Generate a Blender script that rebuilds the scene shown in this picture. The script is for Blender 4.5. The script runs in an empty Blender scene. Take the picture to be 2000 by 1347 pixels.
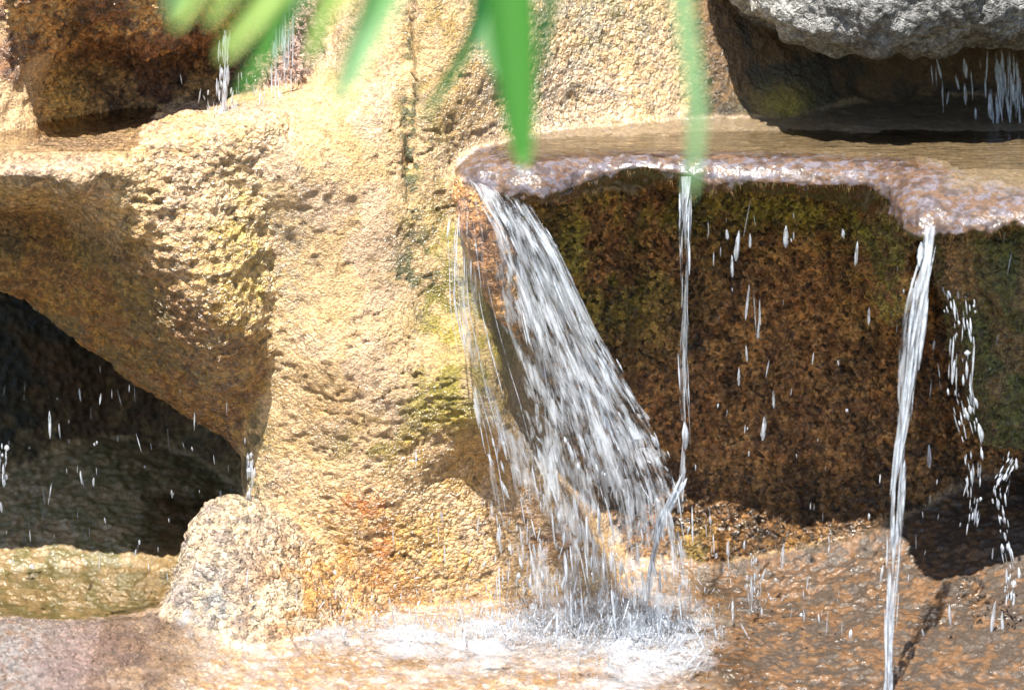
import bpy, math, random
import numpy as np

# ------------------------------------------------------------------ camera, sky, sun, exposure
scn = bpy.context.scene
C = scn.collection
PITCH = math.radians(13.0)
DIST = 6.0
CP, SP = math.cos(PITCH), math.sin(PITCH)
cam_d = bpy.data.cameras.new('camera')
cam = bpy.data.objects.new('camera', cam_d)
C.objects.link(cam)
cam.location = (0, -DIST * CP, DIST * SP)
cam.rotation_euler = (math.pi / 2 - PITCH, 0, 0)
cam_d.sensor_width = 36.0
cam_d.lens = 36.0 * DIST / 2.0
cam_d.clip_start = 0.05
cam_d.clip_end = 500
cam_d.dof.use_dof = True
cam_d.dof.focus_distance = DIST + 0.02
cam_d.dof.aperture_fstop = 2.3
scn.camera = cam

SUN_EL, SUN_AZ = 67.5, -18.0          # azimuth measured from the camera side, negative = left
el, az = math.radians(SUN_EL), math.radians(SUN_AZ)
to_sun = np.array([math.sin(az) * math.cos(el), -math.cos(az) * math.cos(el), math.sin(el)])
world = bpy.data.worlds.new('World')
scn.world = world
world.use_nodes = True
wn = world.node_tree
bg = wn.nodes['Background']
sky = wn.nodes.new('ShaderNodeTexSky')
sky.sky_type = 'NISHITA'
sky.sun_disc = False
sky.sun_elevation = el
sky.sun_rotation = math.atan2(to_sun[0], to_sun[1])
wn.links.new(sky.outputs[0], bg.inputs[0])
bg.inputs[1].default_value = 0.085
sun_d = bpy.data.lights.new('sun', 'SUN')
sun_d.energy = 5.0
sun_d.angle = math.radians(0.53)
sun_d.color = (1.0, 0.95, 0.86)
sun = bpy.data.objects.new('sun', sun_d)
C.objects.link(sun)
from mathutils import Vector
sun.rotation_euler = Vector(to_sun).to_track_quat('Z', 'Y').to_euler()
sun.location = tuple(to_sun * 8)
scn.view_settings.view_transform = 'Standard'
scn.view_settings.look = 'None'
scn.view_settings.gamma = 1.0
scn.view_settings.use_curve_mapping = False
scn.view_settings.exposure = 1.40
scn.render.engine = 'CYCLES'
cy = scn.cycles
cy.use_denoising = True
cy.max_bounces = 7
cy.transparent_max_bounces = 40
cy.diffuse_bounces = 3
cy.glossy_bounces = 2
cy.caustics_reflective = False
cy.caustics_refractive = False
cy.sample_clamp_indirect = 4.0
cy.blur_glossy = 0.3

rng = np.random.default_rng(7)
random.seed(7)

# ------------------------------------------------------------------ helpers
def W(px, py, Y):
    """world point at depth Y seen at photo pixel (px, py) of the 2000 x 1347 frame"""
    px = np.asarray(px, float); py = np.asarray(py, float); Y = np.asarray(Y, float)
    a = (px - 1000.0) / (DIST * 1000); b = (673.5 - py) / (DIST * 1000)
    dy = CP + b * SP; dz = -SP + b * CP
    t = (Y + DIST * CP) / dy
    return np.stack([a * t, Y + 0 * t, DIST * SP + t * dz], -1)

_T = rng.random((64, 64, 64)).astype(np.float32)
def vnoise(p):
    """value noise, 0..1, p (N,3)"""
    p = np.asarray(p, np.float32)
    i = np.floor(p).astype(np.int32); f = p - i
    f = f * f * f * (f * (f * 6 - 15) + 10)
    i0 = i & 63; i1 = (i + 1) & 63
    x0, y0, z0 = i0.T; x1, y1, z1 = i1.T
    fx, fy, fz = f.T
    a = _T[x0, y0, z0] * (1 - fx) + _T[x1, y0, z0] * fx
    b = _T[x0, y1, z0] * (1 - fx) + _T[x1, y1, z0] * fx
    c = _T[x0, y0, z1] * (1 - fx) + _T[x1, y0, z1] * fx
    d = _T[x0, y1, z1] * (1 - fx) + _T[x1, y1, z1] * fx
    return (a * (1 - fy) + b * fy) * (1 - fz) + (c * (1 - fy) + d * fy) * fz
def fbm(p, s, o=3, seed=0.0):
    r = 0; a = 1; n = 0
    p = np.asarray(p, np.float32) * s + seed
    for k in range(o):
        r = r + a * vnoise(p); n += a
        a *= 0.5; p = p * 2.03 + 17.3
    return r / n
_J = rng.random((32, 32, 32, 3)).astype(np.float32)
def worley(p, s):
    """distance to the nearest jittered cell point"""
    p = np.asarray(p, np.float32) * s
    i = np.floor(p).astype(np.int32); f = p - i
    best = np.full(len(p), 9.0, np.float32)
    for dx in (-1, 0, 1):
        for dy in (-1, 0, 1):
            for dz in (-1, 0, 1):
                c = (i + (dx, dy, dz)) & 31
                q = _J[c[:, 0], c[:, 1], c[:, 2]] + np.array((dx, dy, dz), np.float32) - f
                best = np.minimum(best, (q * q).sum(1))
    return np.sqrt(best)
def sstep(a, b, x):
    t = np.clip((x - a) / (b - a), 0, 1)
    return t * t * (3 - 2 * t)

def new_obj(name, verts, faces, mat, parent=None, attrs=None, normals=None, smooth=True, uv=None):
    """faces: (F,4) or (F,3) int array, or a list of such arrays"""
    if not isinstance(faces, list):
        faces = [faces]
    me = bpy.data.meshes.new(name)
    verts = np.asarray(verts, np.float32)
    loops = np.concatenate([f.reshape(-1) for f in faces]).astype(np.int32)
    sizes = np.concatenate([np.full(len(f), f.shape[1]) for f in faces])
    starts = np.concatenate([[0], np.cumsum(sizes)[:-1]]).astype(np.int32)
    me.vertices.add(len(verts)); me.vertices.foreach_set('co', verts.reshape(-1))
    me.loops.add(len(loops)); me.loops.foreach_set('vertex_index', loops)
    me.polygons.add(len(starts)); me.polygons.foreach_set('loop_start', starts)
    me.update(calc_edges=True)
    if smooth:
        me.polygons.foreach_set('use_smooth', np.ones(len(starts), bool))
    for k, v in (attrs or {}).items():
        v = np.asarray(v, np.float32)
        if v.ndim == 2:
            a = me.color_attributes.new(k, 'FLOAT_COLOR', 'POINT')
            a.data.foreach_set('color', np.concatenate([v, np.ones((len(v), 1), np.float32)], 1).reshape(-1))
        else:
            a = me.attributes.new(k, 'FLOAT', 'POINT')
            a.data.foreach_set('value', v)
    if uv is not None:
        l = me.uv_layers.new(name='flow')
        l.data.foreach_set('uv', np.asarray(uv, np.float32)[loops].reshape(-1))
    if normals is not None:
        me.normals_split_custom_set_from_vertices(np.asarray(normals, np.float32).tolist())
    me.materials.append(mat)
    o = bpy.data.objects.new(name, me)
    C.objects.link(o)
    o.parent = parent
    return o
def tag(o, label=None, cat=None, group=None, kind=None):
    if label: o['label'] = label
    if cat: o['category'] = cat
    if group: o['group'] = group
    if kind: o['kind'] = kind
    return o
def empty(name, loc=(0, 0, 0)):
    o = bpy.data.objects.new(name, None)
    C.objects.link(o); o.location = tuple(loc); o.empty_display_size = 0.05
    return o
def local(o, parent):
    """keep world-space vertices while the parent sits elsewhere"""
    o.parent = parent
    o.location = tuple(-np.array(parent.location))
    return o

# ------------------------------------------------------------------ materials
def mk(name):
    m = bpy.data.materials.new(name); m.use_nodes = True
    nt = m.node_tree; nt.nodes.clear()
    out = nt.nodes.new('ShaderNodeOutputMaterial')
    return m, nt, out
def nd(nt, t, **kw):
    n = nt.nodes.new(t)
    for k, v in kw.items():
        if k.startswith('i_'):
            n.inputs[k[2:].replace('_', ' ')].default_value = v
        else:
            setattr(n, k, v)
    return n

def rock_material():
    m, nt, out = mk('wet_rock')
    L = nt.links.new
    p = nd(nt, 'ShaderNodeBsdfPrincipled')
    L(p.outputs[0], out.inputs[0])
    col = nd(nt, 'ShaderNodeAttribute', attribute_name='tint')
    wet = nd(nt, 'ShaderNodeAttribute', attribute_name='wet')
    grn = nd(nt, 'ShaderNodeAttribute', attribute_name='grain')
    geo = nd(nt, 'ShaderNodeNewGeometry')
    n1 = nd(nt, 'ShaderNodeTexNoise', i_Scale=230.0, i_Detail=4.0, i_Roughness=0.62)
    L(geo.outputs['Position'], n1.inputs['Vector'])
    n2 = nd(nt, 'ShaderNodeTexNoise', i_Scale=430.0, i_Detail=3.0)
    L(geo.outputs['Position'], n2.inputs['Vector'])
    v = nd(nt, 'ShaderNodeTexVoronoi', i_Scale=120.0)
    L(geo.outputs['Position'], v.inputs['Vector'])
    wn_ = nd(nt, 'ShaderNodeTexNoise', i_Scale=70.0, i_Detail=2.0); L(geo.outputs['Position'], wn_.inputs['Vector'])
    wp_ = nd(nt, 'ShaderNodeVectorMath', operation='MULTIPLY_ADD'); L(wn_.outputs['Color'], wp_.inputs[0]); wp_.inputs[1].default_value = (0.022, 0.022, 0.022); L(geo.outputs['Position'], wp_.inputs[2])
    # colour grain
    r = nd(nt, 'ShaderNodeMapRange', i_From_Min=0.3, i_From_Max=0.7, i_To_Min=0.62, i_To_Max=1.3)
    L(n1.outputs[0], r.inputs[0])
    mx = nd(nt, 'ShaderNodeVectorMath', operation='SCALE')
    L(col.outputs['Color'], mx.inputs[0]); L(r.outputs[0], mx.inputs['Scale'])
    # tiny dark and pale mineral specks
    v2 = nd(nt, 'ShaderNodeTexVoronoi', i_Scale=210.0)
    L(geo.outputs['Position'], v2.inputs['Vector'])
    sp = nd(nt, 'ShaderNodeSeparateColor'); L(v2.outputs['Color'], sp.inputs[0])
    sr = nd(nt, 'ShaderNodeMapRange', i_From_Min=0.0, i_From_Max=1.0, i_To_Min=0.72, i_To_Max=1.22)
    L(sp.outputs[0], sr.inputs[0])
    mx2 = nd(nt, 'ShaderNodeVectorMath', operation='SCALE')
    L(mx.outputs[0], mx2.inputs[0]); L(sr.outputs[0], mx2.inputs['Scale'])
    pebc = nd(nt, 'ShaderNodeAttribute', attribute_name='pebble')
    vc = nd(nt, 'ShaderNodeTexVoronoi', i_Scale=105.0); L(wp_.outputs[0], vc.inputs['Vector'])
    sc_ = nd(nt, 'ShaderNodeSeparateColor'); L(vc.outputs['Color'], sc_.inputs[0])
    rc = nd(nt, 'ShaderNodeMapRange', i_To_Min=-0.55, i_To_Max=0.95); L(sc_.outputs[1], rc.inputs[0])
    ma = nd(nt, 'ShaderNodeMath', operation='MULTIPLY_ADD'); L(rc.outputs[0], ma.inputs[0]); L(pebc.outputs['Fac'], ma.inputs[1]); ma.inputs[2].default_value = 1.0
    mx3 = nd(nt, 'ShaderNodeVectorMath', operation='SCALE'); L(mx2.outputs[0], mx3.inputs[0]); L(ma.outputs[0], mx3.inputs['Scale'])
    L(mx3.outputs[0], p.inputs['Base Color'])
    # relief: rounded grains and sandy roughness
    peb = nd(nt, 'ShaderNodeAttribute', attribute_name='pebble')
    vg = nd(nt, 'ShaderNodeTexVoronoi', i_Scale=105.0)
    L(wp_.outputs[0], vg.inputs['Vector'])
    h = nd(nt, 'ShaderNodeMath', operation='MULTIPLY_ADD')
    L(n2.outputs[0], h.inputs[0]); h.inputs[1].default_value = 0.35
    L(n1.outputs[0], h.inputs[2])
    pv = nd(nt, 'ShaderNodeMath', operation='MULTIPLY'); L(vg.outputs['Distance'], pv.inputs[0]); L(peb.outputs['Fac'], pv.inputs[1])
    h2 = nd(nt, 'ShaderNodeMath', operation='MULTIPLY_ADD')
    L(pv.outputs[0], h2.inputs[0]); h2.inputs[1].default_value = -1.7
    L(h.outputs[0], h2.inputs[2])
    b = nd(nt, 'ShaderNodeBump', i_Distance=0.009)
    L(grn.outputs['Fac'], b.inputs['Strength'])
    L(h2.outputs[0], b.inputs['Height'])
    L(b.outputs[0], p.inputs['Normal'])
    # water film over the grains: rounder relief that catches the sun
    n3 = nd(nt, 'ShaderNodeTexNoise', i_Scale=170.0, i_Detail=2.0); L(geo.outputs['Position'], n3.inputs['Vector'])
    h3 = nd(nt, 'ShaderNodeMath', operation='MULTIPLY_ADD')
    L(pv.outputs[0], h3.inputs[0]); h3.inputs[1].default_value = -0.8; L(n3.outputs[0], h3.inputs[2])
    b2 = nd(nt, 'ShaderNodeBump', i_Distance=0.019)
    L(h3.outputs[0], b2.inputs['Height'])
    L(grn.outputs['Fac'], b2.inputs['Strength'])
    L(b2.outputs[0], p.inputs['Coat Normal'])
    L(wet.outputs['Fac'], p.inputs['Coat Weight'])
    p.inputs['Coat Roughness'].default_value = 0.21
    p.inputs['Coat IOR'].default_value = 1.58
    rr = nd(nt, 'ShaderNodeMapRange', i_To_Min=0.75, i_To_Max=0.38)
    L(wet.outputs['Fac'], rr.inputs[0]); L(rr.outputs[0], p.inputs['Roughness'])
    return m

def pool_material(name, tint, scale, stretch, strength, foam_attr=True):
    """clear shallow water: Fresnel mirror over see-through, white where the foam attribute says so"""
    m, nt, out = mk(name)
    L = nt.links.new
    geo = nd(nt, 'ShaderNodeNewGeometry')
    mp = nd(nt, 'ShaderNodeMapping'); mp.inputs['Scale'].default_value = stretch
    L(geo.outputs['Position'], mp.inputs[0])
    n = nd(nt, 'ShaderNodeTexNoise', i_Scale=scale, i_Detail=3.0, i_Distortion=0.6)
    L(mp.outputs[0], n.inputs['Vector'])
    b = nd(nt, 'ShaderNodeBump', i_Distance=0.01, i_Strength=strength)
    L(n.outputs[0], b.inputs['Height'])
    fr = nd(nt, 'ShaderNodeFresnel', i_IOR=1.33); L(b.outputs[0], fr.inputs['Normal'])
    tr = nd(nt, 'ShaderNodeBsdfTransparent'); tr.inputs[0].default_value = (*tint, 1)
    gl = nd(nt, 'ShaderNodeBsdfGlossy', i_Roughness=0.06); L(b.outputs[0], gl.inputs['Normal'])
    mix = nd(nt, 'ShaderNodeMixShader'); L(fr.outputs[0], mix.inputs[0])
    L(tr.outputs[0], mix.inputs[1]); L(gl.outputs[0], mix.inputs[2])
    fo = nd(nt, 'ShaderNodeAttribute', attribute_name='foam')
    fn = nd(nt, 'ShaderNodeTexNoise', i_Scale=95.0, i_Detail=6.0, i_Roughness=0.72, i_Distortion=1.2)
    mp2 = nd(nt, 'ShaderNodeMapping'); mp2.inputs['Scale'].default_value = (0.4, 0.8, 1.0)
    L(geo.outputs['Position'], mp2.inputs[0]); L(mp2.outputs[0], fn.inputs['Vector'])
    ad = nd(nt, 'ShaderNodeMath', operation='ADD'); L(fo.outputs['Fac'], ad.inputs[0]); L(fn.outputs[0], ad.inputs[1])
    rg = nd(nt, 'ShaderNodeMapRange', i_From_Min=0.70, i_From_Max=1.45, i_To_Max=0.72); L(ad.outputs[0], rg.inputs[0])
    wh = nd(nt, 'ShaderNodeBsdfPrincipled', i_Roughness=0.3)
    wh.inputs['Base Color'].default_value = (0.46, 0.49, 0.54, 1)
    L(b.outputs[0], wh.inputs['Normal'])
    mix2 = nd(nt, 'ShaderNodeMixShader'); L(rg.outputs[0], mix2.inputs[0])
    L(mix.outputs[0], mix2.inputs[1]); L(wh.outputs[0], mix2.inputs[2])
    L(mix2.outputs[0], out.inputs[0])
    return m

def falls_material(name, su, sv, cover, soft=0.22, sheen=1.0):
    """falling water sheet: clear film with glossy ripples, aerated white streaks along the flow (uv: across, along)"""
    m, nt, out = mk(name)
    L = nt.links.new
    uv = nd(nt, 'ShaderNodeUVMap', uv_map='flow')
    den = nd(nt, 'ShaderNodeAttribute', attribute_name='aeration')
    def nz(sx, sy, loc, det, dist):
        mp = nd(nt, 'ShaderNodeMapping'); mp.inputs['Scale'].default_value = (sx, sy, 1); mp.inputs['Location'].default_value = (loc, loc * .37, 0); L(uv.outputs[0], mp.inputs[0])
        n = nd(nt, 'ShaderNodeTexNoise', i_Scale=1.0, i_Detail=det, i_Roughness=0.6, i_Distortion=dist); L(mp.outputs[0], n.inputs['Vector'])
        return n
    env, fib, big = nz(su, sv, 0.0, 3.0, 1.1), nz(su * 4.2, sv * 1.1, 5.3, 3.0, 0.2), nz(su * 0.28, sv * 0.45, 3.7, 2.0, 0.5)
    a0 = nd(nt, 'ShaderNodeMath', operation='MULTIPLY_ADD'); L(fib.outputs[0], a0.inputs[0]); a0.inputs[1].default_value = 0.5; L(env.outputs[0], a0.inputs[2])
    a1 = nd(nt, 'ShaderNodeMath', operation='MULTIPLY_ADD'); L(big.outputs[0], a1.inputs[0]); a1.inputs[1].default_value = 1.25; L(a0.outputs[0], a1.inputs[2])
    a2 = nd(nt, 'ShaderNodeMath', operation='ADD'); L(a1.outputs[0], a2.inputs[0]); L(den.outputs['Fac'], a2.inputs[1])
    rg = nd(nt, 'ShaderNodeMapRange', i_From_Min=cover - soft, i_From_Max=cover + soft, i_To_Max=0.72); L(a2.outputs[0], rg.inputs[0])
    b = nd(nt, 'ShaderNodeBump', i_Distance=0.006, i_Strength=0.7); L(a1.outputs[0], b.inputs['Height'])
    fr = nd(nt, 'ShaderNodeFresnel', i_IOR=1.33); L(b.outputs[0], fr.inputs['Normal'])
    tr = nd(nt, 'ShaderNodeBsdfTransparent'); tr.inputs[0].default_value = (0.985, 0.988, 0.99, 1)
    gl = nd(nt, 'ShaderNodeBsdfGlossy', i_Roughness=0.12); L(b.outputs[0], gl.inputs['Normal'])
    f2 = nd(nt, 'ShaderNodeMath', operation='MULTIPLY'); L(fr.outputs[0], f2.inputs[0]); f2.inputs[1].default_value = sheen
    f3 = nd(nt, 'ShaderNodeMath', operation='MINIMUM'); L(f2.outputs[0], f3.inputs[0]); f3.inputs[1].default_value = 0.22
    mix = nd(nt, 'ShaderNodeMixShader'); L(f3.outputs[0], mix.inputs[0]); L(tr.outputs[0], mix.inputs[1]); L(gl.outputs[0], mix.inputs[2])
    df = nd(nt, 'ShaderNodeBsdfPrincipled', i_Roughness=0.2)
    df.inputs['Base Color'].default_value = (0.84, 0.90, 0.98, 1)
    L(b.outputs[0], df.inputs['Normal'])
    tl = nd(nt, 'ShaderNodeBsdfTranslucent'); tl.inputs[0].default_value = (0.84, 0.90, 0.98, 1)
    mw = nd(nt, 'ShaderNodeMixShader'); mw.inputs[0].default_value = 0.5; L(df.outputs[0], mw.inputs[1]); L(tl.outputs[0], mw.inputs[2])
    mix2 = nd(nt, 'ShaderNodeMixShader'); L(rg.outputs[0], mix2.inputs[0]); L(mix.outputs[0], mix2.inputs[1]); L(mw.outputs[0], mix2.inputs[2])
    L(mix2.outputs[0], out.inputs[0])
    return m

def strand_material(name, white):
    m, nt, out = mk(name)
    L = nt.links.new
    geo = nd(nt, 'ShaderNodeNewGeometry')
    mp = nd(nt, 'ShaderNodeMapping'); mp.inputs['Scale'].default_value = (240, 240, 26); L(geo.outputs['Position'], mp.inputs[0])
    n = nd(nt, 'ShaderNodeTexNoise', i_Scale=1.0, i_Detail=3.0); L(mp.outputs[0], n.inputs['Vector'])
    b = nd(nt, 'ShaderNodeBump', i_Distance=0.003, i_Strength=0.4); L(n.outputs[0], b.inputs['Height'])
    lw = nd(nt, 'ShaderNodeFresnel', i_IOR=1.33); L(b.outputs[0], lw.inputs['Normal'])
    tr = nd(nt, 'ShaderNodeBsdfTransparent'); tr.inputs[0].default_value = (0.95, 0.96, 0.97, 1)
    gl = nd(nt, 'ShaderNodeBsdfGlossy', i_Roughness=0.08); L(b.outputs[0], gl.inputs['Normal'])
    rf = nd(nt, 'ShaderNodeBsdfRefraction', i_Roughness=0.03, i_IOR=1.33); rf.inputs[0].default_value = (0.97, 0.98, 1.0, 1); L(b.outputs[0], rf.inputs['Normal'])
    tm = nd(nt, 'ShaderNodeMixShader'); tm.inputs[0].default_value = 0.2; L(tr.outputs[0], tm.inputs[1]); L(rf.outputs[0], tm.inputs[2])
    lc = nd(nt, 'ShaderNodeMath', operation='MINIMUM'); L(lw.outputs[0], lc.inputs[0]); lc.inputs[1].default_value = 0.35
    mix = nd(nt, 'ShaderNodeMixShader'); L(lc.outputs[0], mix.inputs[0]); L(tm.outputs[0], mix.inputs[1]); L(gl.outputs[0], mix.inputs[2])
    df = nd(nt, 'ShaderNodeBsdfPrincipled', i_Roughness=0.15); df.inputs['Base Color'].default_value = (0.84, 0.90, 0.98, 1)
    L(b.outputs[0], df.inputs['Normal'])
    tl = nd(nt, 'ShaderNodeBsdfTranslucent'); tl.inputs[0].default_value = (0.84, 0.90, 0.98, 1)
    mw = nd(nt, 'ShaderNodeMixShader'); mw.inputs[0].default_value = 0.4; L(df.outputs[0], mw.inputs[1]); L(tl.outputs[0], mw.inputs[2])
    rg = nd(nt, 'ShaderNodeMapRange', i_From_Min=0.55 - white * 0.35, i_From_Max=0.9 - white * 0.35, i_To_Max=0.78); L(n.outputs[0], rg.inputs[0])
    mix2 = nd(nt, 'ShaderNodeMixShader'); L(rg.outputs[0], mix2.inputs[0]); L(mix.outputs[0], mix2.inputs[1]); L(mw.outputs[0], mix2.inputs[2])
    L(mix2.outputs[0], out.inputs[0])
    return m

def leaf_material(name, c, back):
    m, nt, out = mk(name)
    L = nt.links.new
    uv = nd(nt, 'ShaderNodeUVMap', uv_map='flow')
    mp = nd(nt, 'ShaderNodeMapping'); mp.inputs['Scale'].default_value = (26, 1.5, 1); L(uv.outputs[0], mp.inputs[0])
    n = nd(nt, 'ShaderNodeTexNoise', i_Scale=1.0, i_Detail=3.0); L(mp.outputs[0], n.inputs['Vector'])
    r = nd(nt, 'ShaderNodeMixRGB'); r.inputs[1].default_value = (*[x * 0.75 for x in c], 1); r.inputs[2].default_value = (*[x * 1.25 for x in c], 1)
    L(n.outputs[0], r.inputs[0])
    p = nd(nt, 'ShaderNodeBsdfPrincipled', i_Roughness=0.42); L(r.outputs[0], p.inputs['Base Color'])
    tl = nd(nt, 'ShaderNodeBsdfTranslucent'); tl.inputs[0].default_value = (*back, 1)
    mx = nd(nt, 'ShaderNodeMixShader'); mx.inputs[0].default_value = 0.42
    L(p.outputs[0], mx.inputs[1]); L(tl.outputs[0], mx.inputs[2]); L(mx.outputs[0], out.inputs[0])
    return m

def plain_material(name, c, rough=0.9, scale=3.0):
    m, nt, out = mk(name)
    L = nt.links.new
    geo = nd(nt, 'ShaderNodeNewGeometry')
    n = nd(nt, 'ShaderNodeTexNoise', i_Scale=scale, i_Detail=6.0); L(geo.outputs['Position'], n.inputs['Vector'])
    r = nd(nt, 'ShaderNodeMixRGB'); r.inputs[1].default_value = (*[x * 0.65 for x in c], 1); r.inputs[2].default_value = (*[x * 1.3 for x in c], 1)
    L(n.outputs[0], r.inputs[0])
    p = nd(nt, 'ShaderNodeBsdfPrincipled', i_Roughness=rough); L(r.outputs[0], p.inputs['Base Color'])
    L(p.outputs[0], out.inputs[0])
    return m

M_ROCK = rock_material()
M_POOL = pool_material('pool_water', (0.87, 0.85, 0.80), 11.0, (1.0, 4.5, 1.0), 0.8)
M_BASIN = pool_material('basin_water', (0.93, 0.91, 0.88), 26.0, (0.5, 1.3, 1.0), 0.5)
M_FALLS = falls_material('falling_water', 22.0, 15.0, 1.575, soft=.14, sheen=.6)
M_CLEAR = falls_material('clear_water_sheet', 18.0, 4.5, 1.66, soft=0.18, sheen=1.2)
M_STREAM = falls_material('stream_water', 3.2, 11.0, 1.42, soft=.17, sheen=1.5)
M_STRAND = strand_material('water_strand', 0.75)
M_DROP = strand_material('water_drop', 0.62)

# ------------------------------------------------------------------ rock body as one distance field, cut into its rocks
H = 0.0075
X0, X1, Y0, Y1, Z0, Z1 = -1.40, 1.40, -1.05, 0.98, -0.70, 0.92
gx = np.arange(X0, X1, H, dtype=np.float32); gy = np.arange(Y0, Y1, H, dtype=np.float32); gz = np.arange(Z0, Z1, H, dtype=np.float32)

class RBF:
    def __init__(s, pts, val, eps=0.04):
        s.p = np.asarray(pts, float); s.e = eps
        n = len(s.p)
        d = np.sqrt(((s.p[:, None] - s.p[None]) ** 2).sum(-1) + eps * eps)
        A = np.zeros((n + 3, n + 3)); A[:n, :n] = d - np.eye(n) * 0.004
        A[:n, n] = 1; A[:n, n + 1:] = s.p; A[n:, :n] = A[:n, n:].T
        s.w = np.linalg.solve(A, np.concatenate([val, [0, 0, 0]]))
    def __call__(s, u, v):
        r = s.w[-3] + s.w[-2] * u + s.w[-1] * v
        for (a, b), w in zip(s.p, s.w[:-3]):
            r = r + w * np.sqrt((u - a) ** 2 + (v - b) ** 2 + s.e ** 2)
        return r
def poly_sdf(poly, u, v):
    d = np.full(np.shape(u), 1e9); s = np.ones(np.shape(u))
    n = len(poly)
    for i in range(n):
        a = poly[i]; b = poly[i - 1]
        e = b - a; wx = u - a[0]; wy = v - a[1]
        t = np.clip((wx * e[0] + wy * e[1]) / (e @ e + 1e-12), 0, 1)
        d = np.minimum(d, (wx - e[0] * t) ** 2 + (wy - e[1] * t) ** 2)
        c1 = v >= a[1]; c2 = v < b[1]; c3 = e[0] * wy > e[1] * wx
        flip = (c1 & c2 & c3) | (~c1 & ~c2 & ~c3)
        s = np.where(flip, -s, s)
    return (s * np.sqrt(d)).astype(np.float32)
def smax(a, b, k):
    h = np.maximum(k - np.abs(a - b), 0) / k
    return np.maximum(a, b) + h * h * k * 0.25
def smin(a, b, k):
    h = np.maximum(k - np.abs(a - b), 0) / k
    return np.minimum(a, b) - h * h * k * 0.25

class Frontal:
    """rock standing behind a front surface y = F(x, z), outlined in elevation"""
    def __init__(s, poly, yref, pts, back=None, r=0.05, c=0.8):
        w = W([p[0] for p in poly], [p[1] for p in poly], [p[2] if len(p) > 2 else yref for p in poly])
        s.poly = w[:, [0, 2]]
        q = W([p[0] for p in pts], [p[1] for p in pts], [p[2] for p in pts])
        s.f = RBF(q[:, [0, 2]], q[:, 1]); s.back = back; s.r = r; s.c = c
        s.x0, s.x1 = s.poly[:, 0].min() - 0.12, s.poly[:, 0].max() + 0.12
    def grid(s, xs):
        u, v = np.meshgrid(xs, gz, indexing='ij')
        F = s.f(u, v).astype(np.float32)[:, None, :]; P = poly_sdf(s.poly, u, v)[:, None, :]
        d = smax((F - gy[None, :, None]) * s.c, P, s.r)
        if s.back is not None: d = smax(d, (gy - s.back)[None, :, None], s.r)
        return d
    def at(s, p):
        d = smax((s.f(p[:, 0], p[:, 2]) - p[:, 1]) * s.c, poly_sdf(s.poly, p[:, 0], p[:, 2]), s.r)
        if s.back is not None: d = smax(d, p[:, 1] - s.back, s.r)
        return d
class Slab:
    """ledge outlined in plan, with a top and an underside"""
    def __init__(s, plan, top, bot, r=0.05):
        s.poly = np.array(plan, float); top = np.array(top, float); bot = np.array(bot, float)
        s.t = RBF(top[:, :2], top[:, 2]); s.b = RBF(bot[:, :2], bot[:, 2]); s.r = r
        s.x0, s.x1 = s.poly[:, 0].min() - 0.12, s.poly[:, 0].max() + 0.12
    def grid(s, xs):
        u, v = np.meshgrid(xs, gy, indexing='ij')
        P = poly_sdf(s.poly, u, v)[:, :, None]
        T = s.t(u, v).astype(np.float32)[:, :, None]; B = s.b(u, v).astype(np.float32)[:, :, None]
        z = gz[None, None, :]
        return smax(smax(z - T, P, s.r), (B - z) * 0.9, 0.02)
    def at(s, p):
        u, v, z = p[:, 0], p[:, 1], p[:, 2]
        return smax(smax(z - s.t(u, v), poly_sdf(s.poly, u, v), s.r), (s.b(u, v) - z) * 0.9, 0.02)
class Floor:
    def __init__(s, pts):
        p = np.array(pts, float); s.h = RBF(p[:, :2], p[:, 2]); s.x0, s.x1 = -9, 9
    def grid(s, xs):
        u, v = np.meshgrid(xs, gy, indexing='ij')
        return (gz[None, None, :] - s.h(u, v).astype(np.float32)[:, :, None]) * 0.95
    def at(s, p):
        return (p[:, 2] - s.h(p[:, 0], p[:, 1])) * 0.95
class Chain:
    """knobbly limb of rock: capsule chain with changing radius"""
    def __init__(s, pts):
        s.p = np.array([list(W(a, b, y)) + [r] for a, b, y, r in pts], float)
        s.x0, s.x1 = (s.p[:, 0] - s.p[:, 3]).min() - 0.1, (s.p[:, 0] + s.p[:, 3]).max() + 0.1
    def at(s, p):
        best = None
        for a, b in zip(s.p[:-1], s.p[1:]):
            e = b[:3] - a[:3]; w = p - a[:3]
            t = np.clip((w @ e) / (e @ e), 0, 1)
            d = np.linalg.norm(w - t[:, None] * e, axis=1) - (a[3] + (b[3] - a[3]) * t)
            best = d if best is None else np.minimum(best, d)
        return best
    def grid(s, xs):
        g = np.stack(np.meshgrid(xs, gy, gz, indexing='ij'), -1).reshape(-1, 3)
        return s.at(g).reshape(len(xs), len(gy), len(gz)).astype(np.float32)

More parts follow.
